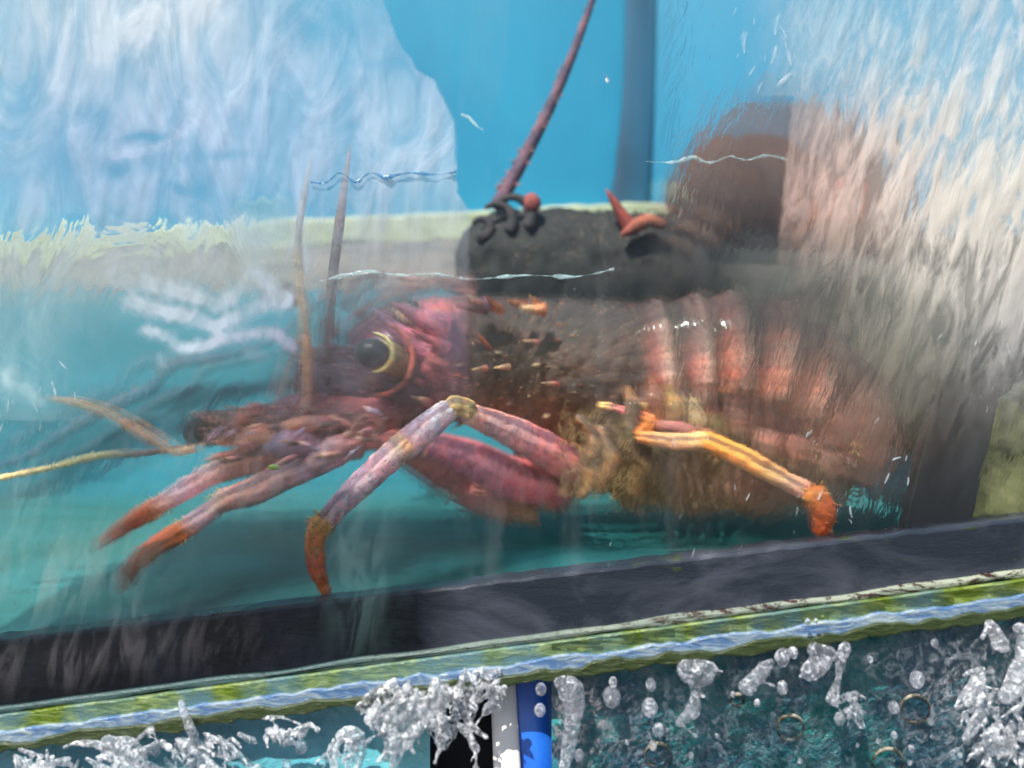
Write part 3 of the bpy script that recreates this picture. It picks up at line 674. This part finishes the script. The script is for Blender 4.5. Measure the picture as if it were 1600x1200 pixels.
mb = MB(); tube(mb, [(820, 700, .15, 44, 70, 50, 40), (900, 712, .15, 54, 120, 92, 60), (980, 714, .15, 56, 130, 100, 66), (1080, 710, .15, 60, 150, 116, 90), (1220, 690, .15, 60, 170, 124, 106)], n=24, k=5, ell=.5, lump=.004, lf=80)
tag(mb.build('underside', FAR, lob), 'tan underside of the body')

# ---------------------------------------------------------------- second lobster (dark, behind)
l2 = empty('spiny_lobster', P(900, 470, .25)); tag(l2, 'dark greenish lobster behind the big one, with curled horns and a long upright antenna', 'lobster')
G = (24, 29, 27)
mb = MB(); tube(mb, [(752, 420, .27, 78, *G), (790, 418, .27, 88, *G), (880, 422, .27, 92, 20, 24, 22), (980, 425, .27, 92, 24, 25, 22), (1080, 420, .27, 84, 34, 30, 26)], n=50, k=12, ell=.7, lump=.005, lf=70)
for i in range(90):
    th = rng.uniform(-.9, 1.5); x = rng.uniform(760, 1040); rr = R(72, .27)
    spike(mb, P(x, 402, .27) + Vector((0, -math.cos(th) * rr * .7, math.sin(th) * rr)), (-.8, -.6, .5), .005, .0012, lin(50, 50, 46), lin(190, 160, 130), n=5, k=2)
mb.build('carapace', FAR, l2)
for c, r, a0, a1 in (((775, 345), 26, .6, -2.2), ((800, 338), 30, .5, -2.4), ((752, 356), 14, 1.6, -2.6)):
    mb = MB(); tube(mb, [(c[0] + r * math.cos(a0 + (a1 - a0) * t / 8), c[1] + r * math.sin(a0 + (a1 - a0) * t / 8), .235, 11 - t * .9, 52, 50, 54) for t in range(9)], n=10, k=3); mb.build('horn', FAR, l2)
mb = MB(); ball(mb, 830, 318, .235, 15, (160, 80, 76), 1, 1.1, 1, lump=.2); mb.build('eye', FAR, l2)
mb = MB(); horn(mb, (985, 358), (946, 294), .225, 14, (150, 76, 66), (190, 84, 70), (0, 0)); mb.build('spine', FAR, l2)
mb = MB(); tube(mb, [(975, 365, .22, 7, 180, 90, 70), (1010, 345, .22, 11, 170, 100, 70), (1035, 352, .22, 8, 150, 90, 60)], n=8, k=3, lump=.002); mb.build('leg_joint', FAR, l2)
pts = []
for i in range(14):
    t = i / 13; x = 778 + (930 - 778) * t + 12 * math.sin(t * 3.1); y = 320 - 335 * t
    pts.append((x, y, .25, 12 - 7 * t, *((128, 100, 118) if i % 2 else (92, 78, 108))))
antenna(pts, l2, FAR, spines=50, k=4)

# third lobster: the reddish brown hump
l3 = empty('spiny_lobster', P(1230, 420, .27)); tag(l3, 'rounded reddish brown lobster half veiled by the falling water at the right', 'lobster')
H = (84, 62, 50)
for i, (a, b, ra, rb) in enumerate([((1085, 345), (1150, 300), 74, 112), ((1140, 305), (1210, 282), 112, 130), ((1200, 284), (1275, 290), 130, 128), ((1265, 292), (1335, 330), 124, 104), ((1325, 325), (1385, 385), 100, 74)]):
    mb = MB(); tube(mb, [(*a, .30, ra * .98, 76, 56, 44), ((a[0] + b[0]) / 2, (a[1] + b[1]) / 2, .30, (ra + rb) / 2, *H), (*b, .30, rb, 88, 64, 52)], n=44, k=6, ell=.55, lump=.003, lf=70)
    mb.build('body_plate', FAR, l3)
for pts in [[(1320, 290, .2, 10, 200, 70, 50), (1310, 330, .2, 12, 196, 110, 70), (1290, 345, .2, 10, 200, 150, 80)], [(1285, 290, .2, 9, 110, 60, 60), (1275, 330, .2, 9, 170, 110, 80), (1300, 370, .2, 8, 210, 160, 90)],
            [(1060, 358, .24, 12, 96, 66, 34), (1095, 366, .24, 18, 100, 64, 34), (1120, 392, .24, 14, 84, 58, 38)]]:
    mb = MB(); tube(mb, pts, n=10, k=4, lump=.0015); mb.build('leg_joint', FAR, l3)
# dark netting / rock mass between and behind
mb = MB()
top = wavy(738, 352, 1010, 338, 14, 8, .03, 2) + wavy(1020, 350, 1240, 400, 14, 14, .03, 3) + wavy(1250, 405, 1440, 450, 14, 20, .03, 4)
slab(mb, top + [(1500, 440), (1720, 430), (1720, 640), (1470, 640), (1448, 700), (1405, 720), (1330, 640), (1000, 640), (745, 600), (737, 480)], .285, .305)
tube(mb, [(1080, 430, .28, 50, 1, 1, 1), (1230, 460, .27, 70, 1, 1, 1), (1360, 500, .25, 90, 1, 1, 1), (1420, 600, .22, 90, 1, 1, 1), (1440, 690, .2, 60, 1, 1, 1)], n=30, k=7, ell=.4, lump=.006, lf=50)
tag(mb.build('dark_rock', ROCK), 'dark green rock block behind the back and tail of the big lobster', 'rock')
# long dark loose antenna lying at the back left
a4 = antenna([(520, 450, .29, 7, 76, 96, 128), (430, 530, .29, 5, 76, 96, 128), (330, 560, .29, 7, 76, 96, 128), (270, 572, .29, 10, 100, 116, 128), (235, 608, .29, 9, 76, 96, 128), (180, 632, .29, 11, 88, 106, 128), (110, 672, .29, 9, 88, 106, 128), (40, 715, .29, 7, 76, 96, 128), (-60, 745, .29, 5, 76, 96, 128)], None, FAR, name='shed_antenna', spines=70, lump=.003)
tag(a4, 'long dark purple antenna lying diagonally in the teal water at the left', 'antenna')
# the dark leg behind the near antennae
mb = MB(); tube(mb, [(530, 520, .2, 12, 84, 72, 80), (590, 480, .2, 14, 96, 84, 90), (650, 450, .2, 12, 120, 96, 96), (740, 440, .2, 9, 140, 108, 104)], n=10, k=4, lump=.002)
tube(mb, [(600, 430, .2, 8, 70, 60, 66), (560, 448, .2, 14, 60, 62, 66), (540, 480, .2, 10, 60, 66, 70)], n=10, k=4, lump=.002)
tube(mb, [(740, 460, .2, 8, 180, 120, 120), (660, 440, .2, 6, 190, 140, 130), (620, 432, .2, 4, 190, 150, 140)], n=8, k=4)
o = mb.build('leg', FAR, l2); tag(o, 'thin purplish leg stretched out in front')
mb = MB(); ball(mb, 428, 730, .01, 8, (80, 110, 20), 1.2, .55, .2); tag(mb.build('leaf_scrap', LEAF), 'tiny green leaf scrap stuck to the glass before the lobster mouth', 'leaf')

# ---------------------------------------------------------------- sheets of running water on the glass
def g(x, y, cx, cy, sx, sy, ang=0):
    dx, dy = x - cx, y - cy; c, s = math.cos(ang), math.sin(ang)
    u = (dx * c + dy * s) / sx; v = (-dx * s + dy * c) / sy
    return math.exp(-(u * u + v * v))
def segd(x, y, a, b):
    dx, dy = b[0] - a[0], b[1] - a[1]; t = max(0, min(1, ((x - a[0]) * dx + (y - a[1]) * dy) / (dx * dx + dy * dy)))
    return math.hypot(x - a[0] - t * dx, y - a[1] - t * dy)
REFL_RIP = [([(180, 436), (215, 442), (260, 450), (290, 458), (335, 474), (365, 462), (395, 432), (420, 448), (440, 462)], 9, .95),
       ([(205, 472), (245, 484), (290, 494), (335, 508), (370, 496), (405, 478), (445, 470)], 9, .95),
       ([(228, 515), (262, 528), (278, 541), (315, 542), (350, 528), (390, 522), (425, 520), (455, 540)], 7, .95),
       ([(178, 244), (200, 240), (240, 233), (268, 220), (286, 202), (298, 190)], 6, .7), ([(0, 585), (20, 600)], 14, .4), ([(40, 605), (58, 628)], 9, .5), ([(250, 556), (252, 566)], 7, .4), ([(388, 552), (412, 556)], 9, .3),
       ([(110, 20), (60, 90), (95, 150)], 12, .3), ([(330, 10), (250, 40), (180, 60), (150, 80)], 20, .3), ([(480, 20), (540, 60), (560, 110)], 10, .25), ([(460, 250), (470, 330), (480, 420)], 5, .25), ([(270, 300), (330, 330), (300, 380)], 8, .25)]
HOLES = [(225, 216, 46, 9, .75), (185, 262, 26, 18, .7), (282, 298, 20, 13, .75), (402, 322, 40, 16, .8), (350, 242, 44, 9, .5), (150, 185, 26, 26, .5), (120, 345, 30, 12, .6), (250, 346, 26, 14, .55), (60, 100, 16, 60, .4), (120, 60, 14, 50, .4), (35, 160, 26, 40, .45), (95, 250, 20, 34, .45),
         (20, 370, 60, 8, .5), (520, 45, 60, 26, .45), (600, 100, 50, 16, .35), (470, 20, 40, 30, .4), (190, 120, 14, 44, .35), (310, 300, 12, 22, .5), (545, 195, 14, 40, .35)]  # gaps in the painted reflection where the blue wall shows
REFL_RIP = [(([p[:2] for p in resample([tuple(map(float, q)) for q in pl], 5)]), sg * (1.35 if i < 3 else 1), st) for i, (pl, sg, st) in enumerate(REFL_RIP)]  # pale curves paint reflected light lines into the left sheet's density
def film(name, x0, x1, y0, y1, step, d, blobs, clip, mat, flow_ang, hamp, closed=True, mats=None, label=None, wave=None, refl_ripples=False):
    """blobs: (cx, cy, sx, sy, ang, density, (r,g,b)); flow_ang: radians from vertical"""
    nx = int((x1 - x0) / step); ny = int((y1 - y0) / step)
    vs, de, tn, uvs, wa = [], [], [], [], []
    for j in range(ny + 1):
        for i in range(nx + 1):
            x = x0 + (x1 - x0) * i / nx; y = y0 + (y1 - y0) * j / ny
            fa = flow_ang(x, y) if callable(flow_ang) else flow_ang
            u = (x * math.cos(flow_ang(800, 400) if callable(flow_ang) else flow_ang) + y * math.sin(fa)); v = (-x * math.sin(fa) + y * math.cos(fa))
            w1 = 0; tr = [0, 0, 0]; inv = 1
            for b in blobs:
                q = b[5] * g(x, y, *b[:5]); inv *= 1 - min(q, .98); w1 += q
                for k in range(3): tr[k] += q * b[6][k]
            den = (1 - inv)
            if refl_ripples:
                for pl, sg, st in REFL_RIP:
                    dm = min(segd(x, y, p, q2) for p, q2 in zip(pl, pl[1:])); wv_ = 1 + .5 * noise.noise(Vector((x * .07, y * .07, 4)))
                    den += st * math.exp(-(dm / (sg * wv_)) ** 2)
                for (hx, hy, hw, hh, hk) in HOLES: den *= 1 - hk * g(x + 6 * noise.noise(Vector((x * .03, y * .03, 0))), y + 8 * noise.noise(Vector((x * .025, y * .025, 7))), hx, hy, hw, hh, 0)
            den = min(den, .97) * clip(x, y)
            c = tuple(t / max(w1, 1e-4) for t in tr) if w1 > 1e-4 else (190, 200, 210)
            h = hamp * (noise.noise(Vector((u * .05, v * .012, 1))) + .4 * noise.noise(Vector((u * .12, v * .03, 5)))) * clip(x, y) * min(1, den * 2)
            vs.append(P(x, y, d - abs(h)) if False else P(x, y, d + h)); de.append(den); wa.append(max(0, min(1, wave(x, y) if wave else clip(x, y))));  tn.append(lin(*c)); uvs.append((u * .001, v * .001))
    n = len(vs)
    fs = [(j * (nx + 1) + i, (j + 1) * (nx + 1) + i, (j + 1) * (nx + 1) + i + 1, j * (nx + 1) + i + 1) for j in range(ny) for i in range(nx)]
    mb = MB(); mb.add(vs, fs, tn)
    if closed:
        bk = [Vector((p.x, d + .003, p.z)) for p in vs]
        mb.add(bk, [f[::-1] for f in fs], tn, 1); de += [0] * n; uvs += uvs; wa += wa
        rim = [i for i in range(nx + 1)] + [(j * (nx + 1) + nx) for j in range(1, ny + 1)] + [ny * (nx + 1) + i for i in range(nx - 1, -1, -1)] + [j * (nx + 1) for j in range(ny - 1, 0, -1)]
        for a, b in zip(rim, rim[1:] + rim[:1]): mb.f.append((a, b, b + n, a + n)); mb.m.append(1)
    # drop faces where there is neither foam, painted reflection nor wave
    o = mb.build(name, mats or [mat], None)
    me = o.data
    at = me.attributes.new('dens', 'FLOAT', 'POINT')
    at.data.foreach_set('value', de)
    at = me.attributes.new('wave', 'FLOAT', 'POINT'); at.data.foreach_set('value', wa)
    ul = me.uv_layers.new(name='flow')
    for lp in me.loops: ul.data[lp.index].uv = uvs[lp.vertex_index]
    tag(o, label, kind='stuff'); o['category'] = 'running water'
    return o
def polyl(y):   # right edge of the reflection painted on the left sheet
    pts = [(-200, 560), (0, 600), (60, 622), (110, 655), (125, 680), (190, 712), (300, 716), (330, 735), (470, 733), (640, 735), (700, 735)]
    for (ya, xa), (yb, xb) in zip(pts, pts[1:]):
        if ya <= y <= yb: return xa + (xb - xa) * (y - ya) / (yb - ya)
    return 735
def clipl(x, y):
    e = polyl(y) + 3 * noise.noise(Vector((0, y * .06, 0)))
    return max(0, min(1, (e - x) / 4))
film('reflection_sheet', -140, 752, -120, 660, 4, -.004, [  # pale blobs paint the sky's reflection into the colour of the water
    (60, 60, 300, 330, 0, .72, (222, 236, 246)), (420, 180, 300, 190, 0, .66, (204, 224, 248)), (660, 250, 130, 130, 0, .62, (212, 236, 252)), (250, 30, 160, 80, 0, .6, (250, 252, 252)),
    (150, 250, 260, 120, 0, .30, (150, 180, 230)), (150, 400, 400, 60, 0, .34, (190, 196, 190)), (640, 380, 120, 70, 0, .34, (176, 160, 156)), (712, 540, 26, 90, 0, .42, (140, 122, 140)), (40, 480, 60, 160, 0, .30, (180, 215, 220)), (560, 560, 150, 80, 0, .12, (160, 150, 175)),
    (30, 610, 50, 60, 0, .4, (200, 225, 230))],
    clipl, FILML, .12, .0009, mats=[FILML, CLEARW], wave=lambda x, y: min(1, max(0, (470 - x) / 120)) * min(1, max(0, (560 - y) / 100)), refl_ripples=True, label='water sheet over the upper left of the glass with a pale blue reflection painted in')
FILMI = film_mat('rippling_tank_water', True, 30, .0009, (.46, .62), .4, .045, base=.15, gain=1.1, asp=.4, dist=2.0)
film('water_film', -150, 1085, 405, 1030, 5, .008, [
    (960, 730, 90, 50, 0, .22, (190, 150, 110)), (760, 700, 150, 60, 0, .10, (210, 170, 170)), (860, 560, 60, 60, 0, .10, (150, 140, 110)), (300, 700, 160, 60, 0, .14, (190, 170, 180)), (120, 880, 160, 60, 0, .18, (170, 205, 195)), (620, 470, 90, 40, 0, .2, (180, 150, 150)), (480, 600, 50, 90, 0, .14, (150, 140, 170))],
    lambda x, y: 1.0, FILMI, .1, .0004, mats=[FILMI, CLEARW], wave=lambda x, y: (.5 if x < 700 else .36) * min(1, max(0, (y - 412) / 30)) * min(1, max(0, (1080 - x) / 70)), label='faint rippling water film over the lobster between the two sheets')
def clipr(x, y):  # left edge also bounds the dark silhouette reflected between the two sheets
    e = 1236 - .1 * (y - 160) + 5 * noise.noise(Vector((1, y * .05, 0))) if 150 < y < 415 else 1165 + max(0, y - 415) * .0
    a = max(0, min(1, (x - e) / 5)) if 150 < y < 415 else max(0, min(1, (x - (1155 if y < 150 else 1000)) / (90 if y < 150 else 60)))
    return a * max(0, min(1, (880 - .08 * x + 60 - y) / 120))
film('water_torrent', 985, 1720, -120, 860, 4, -.005, [
    (1550, 320, 225, 190, .5, .97, (255, 246, 232)), (1310, 280, 110, 100, 0, .66, (226, 184, 172)), (1330, 60, 200, 130, .3, .48, (214, 232, 240)), (1560, 60, 120, 160, 0, .66, (220, 232, 240)),
    (1610, 500, 110, 110, .2, .5, (180, 180, 184)), (1590, 400, 110, 90, .2, .6, (226, 216, 206)), (1430, 210, 90, 90, .3, .5, (240, 232, 224)), (1400, 560, 110, 120, .4, .18, (150, 150, 132)), (1300, 640, 130, 120, 0, .22, (170, 130, 116)), (1120, 740, 180, 60, 0, .16, (170, 136, 112)), (1340, 780, 120, 50, 0, .1, (150, 180, 190))],
    clipr, FILMR, .30, .0011, mats=[FILMR, CLEARW], wave=lambda x, y: min(1, .36 * min(1, max(0, (x - 990) / 80)) + max(0, (x - 1130) / 300)) if y > 415 or x > 1225 else .6 * min(1, max(0, (x - 1010) / 60)), label='streaky cream torrent of water down the right side of the glass')
film('water_spill', -140, 720, 640, 1120, 5, -.0165, [
    (60, 900, 160, 60, -.2, .30, (190, 215, 205)), (110, 1030, 150, 40, -.15, .42, (140, 136, 140)), (330, 1000, 90, 46, 0, .28, (120, 118, 124)), (560, 860, 50, 150, .0, .22, (150, 190, 190)), (400, 760, 120, 60, 0, .15, (160, 180, 180)), (30, 760, 60, 60, 0, .2, (190, 220, 220)),
    (215, 960, 40, 20, 0, .15, (200, 220, 220))],
    lambda x, y: max(0, min(1, (ybot(x) - y) / 20)) * max(0, min(1, (715 - x) / 70)), FILMC, .25, .001, closed=False, label='faint spilling water over the frame at the lower left')
film('churned_foam', 862, 1720, 900, 1290, 4, -.020, [
    (1560, 1110, 110, 110, .4, .75, (205, 208, 216)), (1180, 1080, 120, 60, 0, .18, (190, 200, 210)), (900, 1130, 60, 90, 0, .55, (180, 176, 178)), (1030, 1150, 110, 60, 0, .4, (175, 185, 200)), (1350, 1020, 160, 50, 0, .22, (170, 180, 190)), (1300, 1180, 200, 50, 0, .3, (150, 180, 190))],
    lambda x, y: max(0, min(1, (y - ybot(x) - 40) / 20)), FILMB, .2, .004, closed=False, label='crinkled foam churning on the dark water at the lower right')

# thin ribbons standing in for lines of reflected light
def ribbon(pts, r, name='light_ripple', label=None, mat=LINEP, d=-.006, grp=None):
    mb = MB(); tube(mb, [(x, y, d, r * s, 1, 1, 1) for x, y, s in pts], n=12, k=6, ell=.25, lump=.0022, lf=110)
    o = mb.build(name, mat); tag(o, label, 'light ripple'); return o
ribbon([(720, 178, .2), (735, 186, .5), (750, 200, .7), (756, 204, .3)], 5, label='tiny pale streak on the clear blue wall')
ribbon([(946, 116, .4), (949, 124, 1), (950, 130, .4)], 4, label='bright glint left of the dark corner seam', mat=SPLASH)  # white bead modelled in place of a glint

# ---------------------------------------------------------------- splashes and drops (water that is falling now)
def splash(parts, label, seed, voxel=.0011, disp=.004, mat=SPLASH):
    mb = MB(); r2 = random.Random(seed)
    for pts in list(parts):
        for _ in range(2):
            x, y, d, r = r2.choice(pts); a = r2.uniform(.2, 2.9); l = r2.uniform(10, 34)
            parts.append([(x, y, d, 3.5), (x + math.cos(a) * l * .6, y + math.sin(a) * l * .5, d - .003, 2.2), (x + math.cos(a) * l, y + math.sin(a) * l, d - .005, r2.uniform(1.6, 3.6))])
    for pts in parts: tube(mb, [(x, y, d - .011, r, 1, 1, 1) for x, y, d, r in pts], n=10, k=3)
    o = mb.build('water_splash', mat); rm = o.modifiers.new('join', 'REMESH'); rm.mode = 'VOXEL'; rm.voxel_size = voxel; rm.use_smooth_shade = True
    tx = bpy.data.textures.new('splash', 'CLOUDS'); tx.noise_scale = .009; tx.noise_depth = 3
    dm = o.modifiers.new('rough', 'DISPLACE'); dm.texture = tx; dm.strength = disp; dm.texture_coords = 'GLOBAL'
    sm = o.modifiers.new('smooth', 'SMOOTH'); sm.iterations = 2; sm.factor = .4
    tag(o, label, 'splash', 'splashes of falling water'); return o
def strands(x0, x1, y0, y1, n, seed, ang=1.4, L=(20, 60), r=(2, 6), d=(-.03, -.012), spread=.5):
    q = random.Random(seed); out = []
    for i in range(n):
        x = q.uniform(x0, x1); y = q.uniform(y0, y1); a = ang + q.gauss(0, spread); l = q.uniform(*L); rr = q.uniform(*r); dd = q.uniform(*d)
        out.append([(x, y, dd, rr * .6), (x + math.cos(a) * l * .5 + q.uniform(-5, 5), y + math.sin(a) * l * .5, dd, rr), (x + math.cos(a) * l, y + math.sin(a) * l, dd, rr * .8)])
    return out
splash(strands(20, 130, 1170, 1215, 26, 1, .6), 'flat white splash at the bottom left corner', 1)
splash([[(165, 1160, -.02, 10), (205, 1168, -.02, 16), (220, 1195, -.02, 12)], [(200, 1160, -.02, 10), (190, 1185, -.02, 13), (215, 1210, -.02, 10)]] + strands(90, 215, 1160, 1185, 12, 2, .2), 'fan shaped white splash beside the bottom left corner', 2)
splash(strands(255, 330, 1152, 1190, 14, 3, 1.0, (15, 40)) + [[(283, 1095, -.025, 5), (295, 1130, -.025, 8), (315, 1175, -.02, 6), (345, 1215, -.02, 7)]], 'splash with a thin pale jet under the left part of the ledge', 3)
splash(strands(300, 380, 1140, 1200, 14, 4, .9, (20, 45)), 'loose splash strands over the teal water', 4)
splash(strands(420, 490, 1120, 1150, 9, 14, 2.2, (14, 34), (3, 7)), 'small ragged splash on the teal water', 4)
splash(strands(590, 720, 1060, 1135, 46, 5, 1.9, (25, 70), (4, 10)) + strands(720, 790, 1035, 1080, 16, 6, 2.1, (25, 60), (3, 9)), 'biggest white splash bursting over the ledge beside the black gap', 5, disp=.006)
splash([[(530, 1150, -.02, 8), (555, 1145, -.02, 12), (565, 1175, -.02, 10), (550, 1205, -.02, 9)]] + strands(515, 565, 1145, 1190, 10, 7, 2.0, (15, 40), (3, 7)), 'curling splash left of the biggest one', 7)
splash([[(873, 1065, -.018, 10), (892, 1080, -.018, 22), (897, 1110, -.018, 15), (893, 1140, -.018, 13), (888, 1170, -.018, 11), (880, 1200, -.018, 9)]], 'long dripping column of water right of the striped pipe', 8, disp=.003, mat=DROP)
splash([[(1070, 1045, -.018, 16), (1090, 1052, -.018, 22), (1108, 1045, -.018, 16)], [(1085, 1060, -.018, 10), (1086, 1085, -.018, 8), (1082, 1110, -.018, 12), (1060, 1130, -.018, 6)]], 'heavy hanging drip below the middle of the ledge', 9, mat=DROP)
splash([[(1205, 1035, -.018, 7), (1185, 1055, -.018, 11), (1165, 1075, -.018, 13)], [(1190, 1040, -.018, 6), (1180, 1062, -.018, 9)]], 'slanting twisted drip under the ledge', 10, mat=DROP)
splash([[(1290, 1030, -.018, 14), (1275, 1040, -.018, 16), (1262, 1050, -.018, 14)], [(1270, 1015, -.018, 12), (1300, 1020, -.018, 10)]], 'lumpy double drip under the ledge', 11, mat=DROP)
splash([[(1320, 1010, -.018, 10), (1312, 1045, -.018, 6), (1308, 1070, -.018, 6), (1300, 1095, -.018, 11)]] + strands(1320, 1345, 1080, 1110, 8, 12, 1.2, (5, 14), (2, 4)), 'thin stringy drip with a loose knot of droplets', 12, mat=DROP)
splash([[(1545, 975, -.018, 9), (1555, 990, -.018, 12), (1563, 1008, -.018, 15)], [(1590, 980, -.018, 8), (1605, 1010, -.018, 14), (1590, 1060, -.018, 16), (1570, 1090, -.018, 12)]] + strands(1530, 1640, 1040, 1190, 30, 13, 2.1, (15, 50), (3, 8)), 'tall tumbling splash at the lower right corner', 13, disp=.005)

dr = [(230, 1174, 7), (243, 1173, 8), (287, 1163, 10), (740, 1105, 9), (845, 1077, 9), (843, 1110, 10), (956, 1091, 15), (1018, 1070, 9), (958, 1066, 7), (1015, 1105, 13), (1029, 1140, 10), (1020, 1165, 7), (1222, 1028, 13), (1240, 1020, 9), (1223, 1075, 10),
      (1312, 1123, 9), (1396, 1105, 10), (1433, 1062, 12), (1525, 1068, 12), (1510, 1155, 8), (1372, 1158, 4), (1397, 1149, 5), (1424, 1169, 5), (1422, 1192, 4), (1455, 1128, 5), (1460, 1005, 7), (1360, 1030, 5), (905, 1180, 9), (448, 1195, 8), (300, 1195, 9), (470, 1168, 10), (1145, 1085, 4), (1183, 1098, 6),
      (1500, 1180, 4), (1340, 1165, 3), (1250, 1190, 4), (1120, 1150, 4), (1080, 1180, 5), (980, 1160, 4), (1262, 972, 5), (1275, 970, 4)]
DL_ = ['left one of a pair of touching drops near the bottom left corner', 'right one of a pair of touching drops near the bottom left corner', 'single round drop under the ledge right of the touching pair', 'lone drop in front of the black gap', 'drop on the blue pipe just under the ledge', 'lower drop on the right edge of the blue pipe', 'round drop below the thin thread right of the dripping column',
 'drop hanging alone left of the heavy hanging drip', 'narrow drop stretched just under the ledge above the round one', 'large blurry drop left of the knotted drip tail', 'bright white drop at the tail of the heavy hanging drip', 'small drop just below the bright white drop', 'blue tinted drop stuck to the ledge left of the double drip', 'drop stuck to the ledge beside the blue tinted one', 'pale drop midway between twisted drip and middle ring',
 'drop below the loose knot of droplets', 'drop touching the left side of the largest ring', 'long drop above the largest ring', 'white drop at the left of the corner splash', 'bright pointed drop at the foot of the corner splash'] 
for i, (x, y, r) in enumerate(dr):
    mb = MB(); ball(mb, x, y, -.031, r, (200, 210, 225), .9, 1.12, .9, 18, lump=.25, lf=110)
    o = mb.build('water_drop', DROP)
    tag(o, DL_[i] if i < len(DL_) else 'tiny clear droplet falling in front of the lower tank', 'water drop', 'drops falling below the ledge')

rg = [(1235, 1137, 21, 'brown rimmed translucent ring in the middle of the dark water'), (1430, 1108, 23, 'largest brown rimmed ring, at the right of the dark water'), (1028, 1180, 20, 'brown rimmed ring nearest the striped pipe'), (1388, 1192, 24, 'brown rimmed ring cut by the bottom edge of the picture'), (1152, 1094, 10, 'smallest brown rimmed ring, high in the dark water')]
for x, y, r, lb in rg:
    mb = MB(); tube(mb, [(x + r * math.cos(a), y + r * .92 * math.sin(a), -.018 + .004 * math.sin(a), 1.8 + 1.6 * math.sin(a) ** 2, 1, 1, 1) for a in [i * math.pi / 12 for i in range(25)]], n=8, k=1, cap=False)
    o = mb.build('pipe_ring', RING_M); tag(o, lb, 'ring', 'rings in the dark water')

ribbon([(485, 284, .4), (510, 285, 1), (530, 270, 1), (556, 284, .8), (580, 270, 1), (605, 278, 1), (640, 270, 1), (680, 273, .8), (714, 268, .4)], 2.0, name='reflection_line', label='thin wavy blue reflection line across the pale left sheet', mat=LINEB)  # coloured ribbons modelled in place of reflected light lines
ribbon([(1010, 252, .3), (1050, 254, 1), (1080, 246, .8), (1110, 254, .8), (1140, 244, 1), (1165, 250, .8), (1200, 243, 1), (1232, 250, .4)], 2.0, name='reflection_line', label='thin wavy white reflection line in front of the brown hump', mat=LINEP)
ribbon([(500, 440, .3), (540, 430, .8), (580, 424, 1), (620, 430, .8), (680, 428, .8), (740, 436, .8), (820, 430, .5), (900, 432, .6), (960, 420, .3)], 1.5, name='reflection_line', label='faint reflection line just above the head of the big lobster', mat=LINEP)
mb = MB(); q = random.Random(21)
for (n_, x0, x1, y0, y1, L_, an) in ((40, 0, 320, 840, 960, 10, 1.2), (26, 820, 1300, 820, 980, 11, 1.9), (26, 1000, 1420, 640, 830, 12, 1.9), (24, 0, 140, 560, 760, 16, 1.2), (8, 1380, 1600, 450, 800, 12, 1.9), (16, 1150, 1260, 0, 130, 22, 1.8), (36, 820, 1000, 440, 620, 3, 1.6)):
    for i in range(n_):
        x = q.uniform(x0, x1); y = q.uniform(y0, y1); a = an + q.gauss(0, .4); l = (q.random() ** 2 * 1.5 + .25) * L_
        tube(mb, [(x, y, -.006, l * .07), (x + math.cos(a) * l * .5 + q.uniform(-2, 2), y + math.sin(a) * l * .5, -.006, l * .12), (x + math.cos(a) * l, y + math.sin(a) * l, -.006, l * .05)], n=6, k=2, ell=.4, col=(1, 1, 1))
tag(mb.build('foam_flecks', FLECK), 'small white flecks of foam carried over the glass', 'foam', kind='stuff')
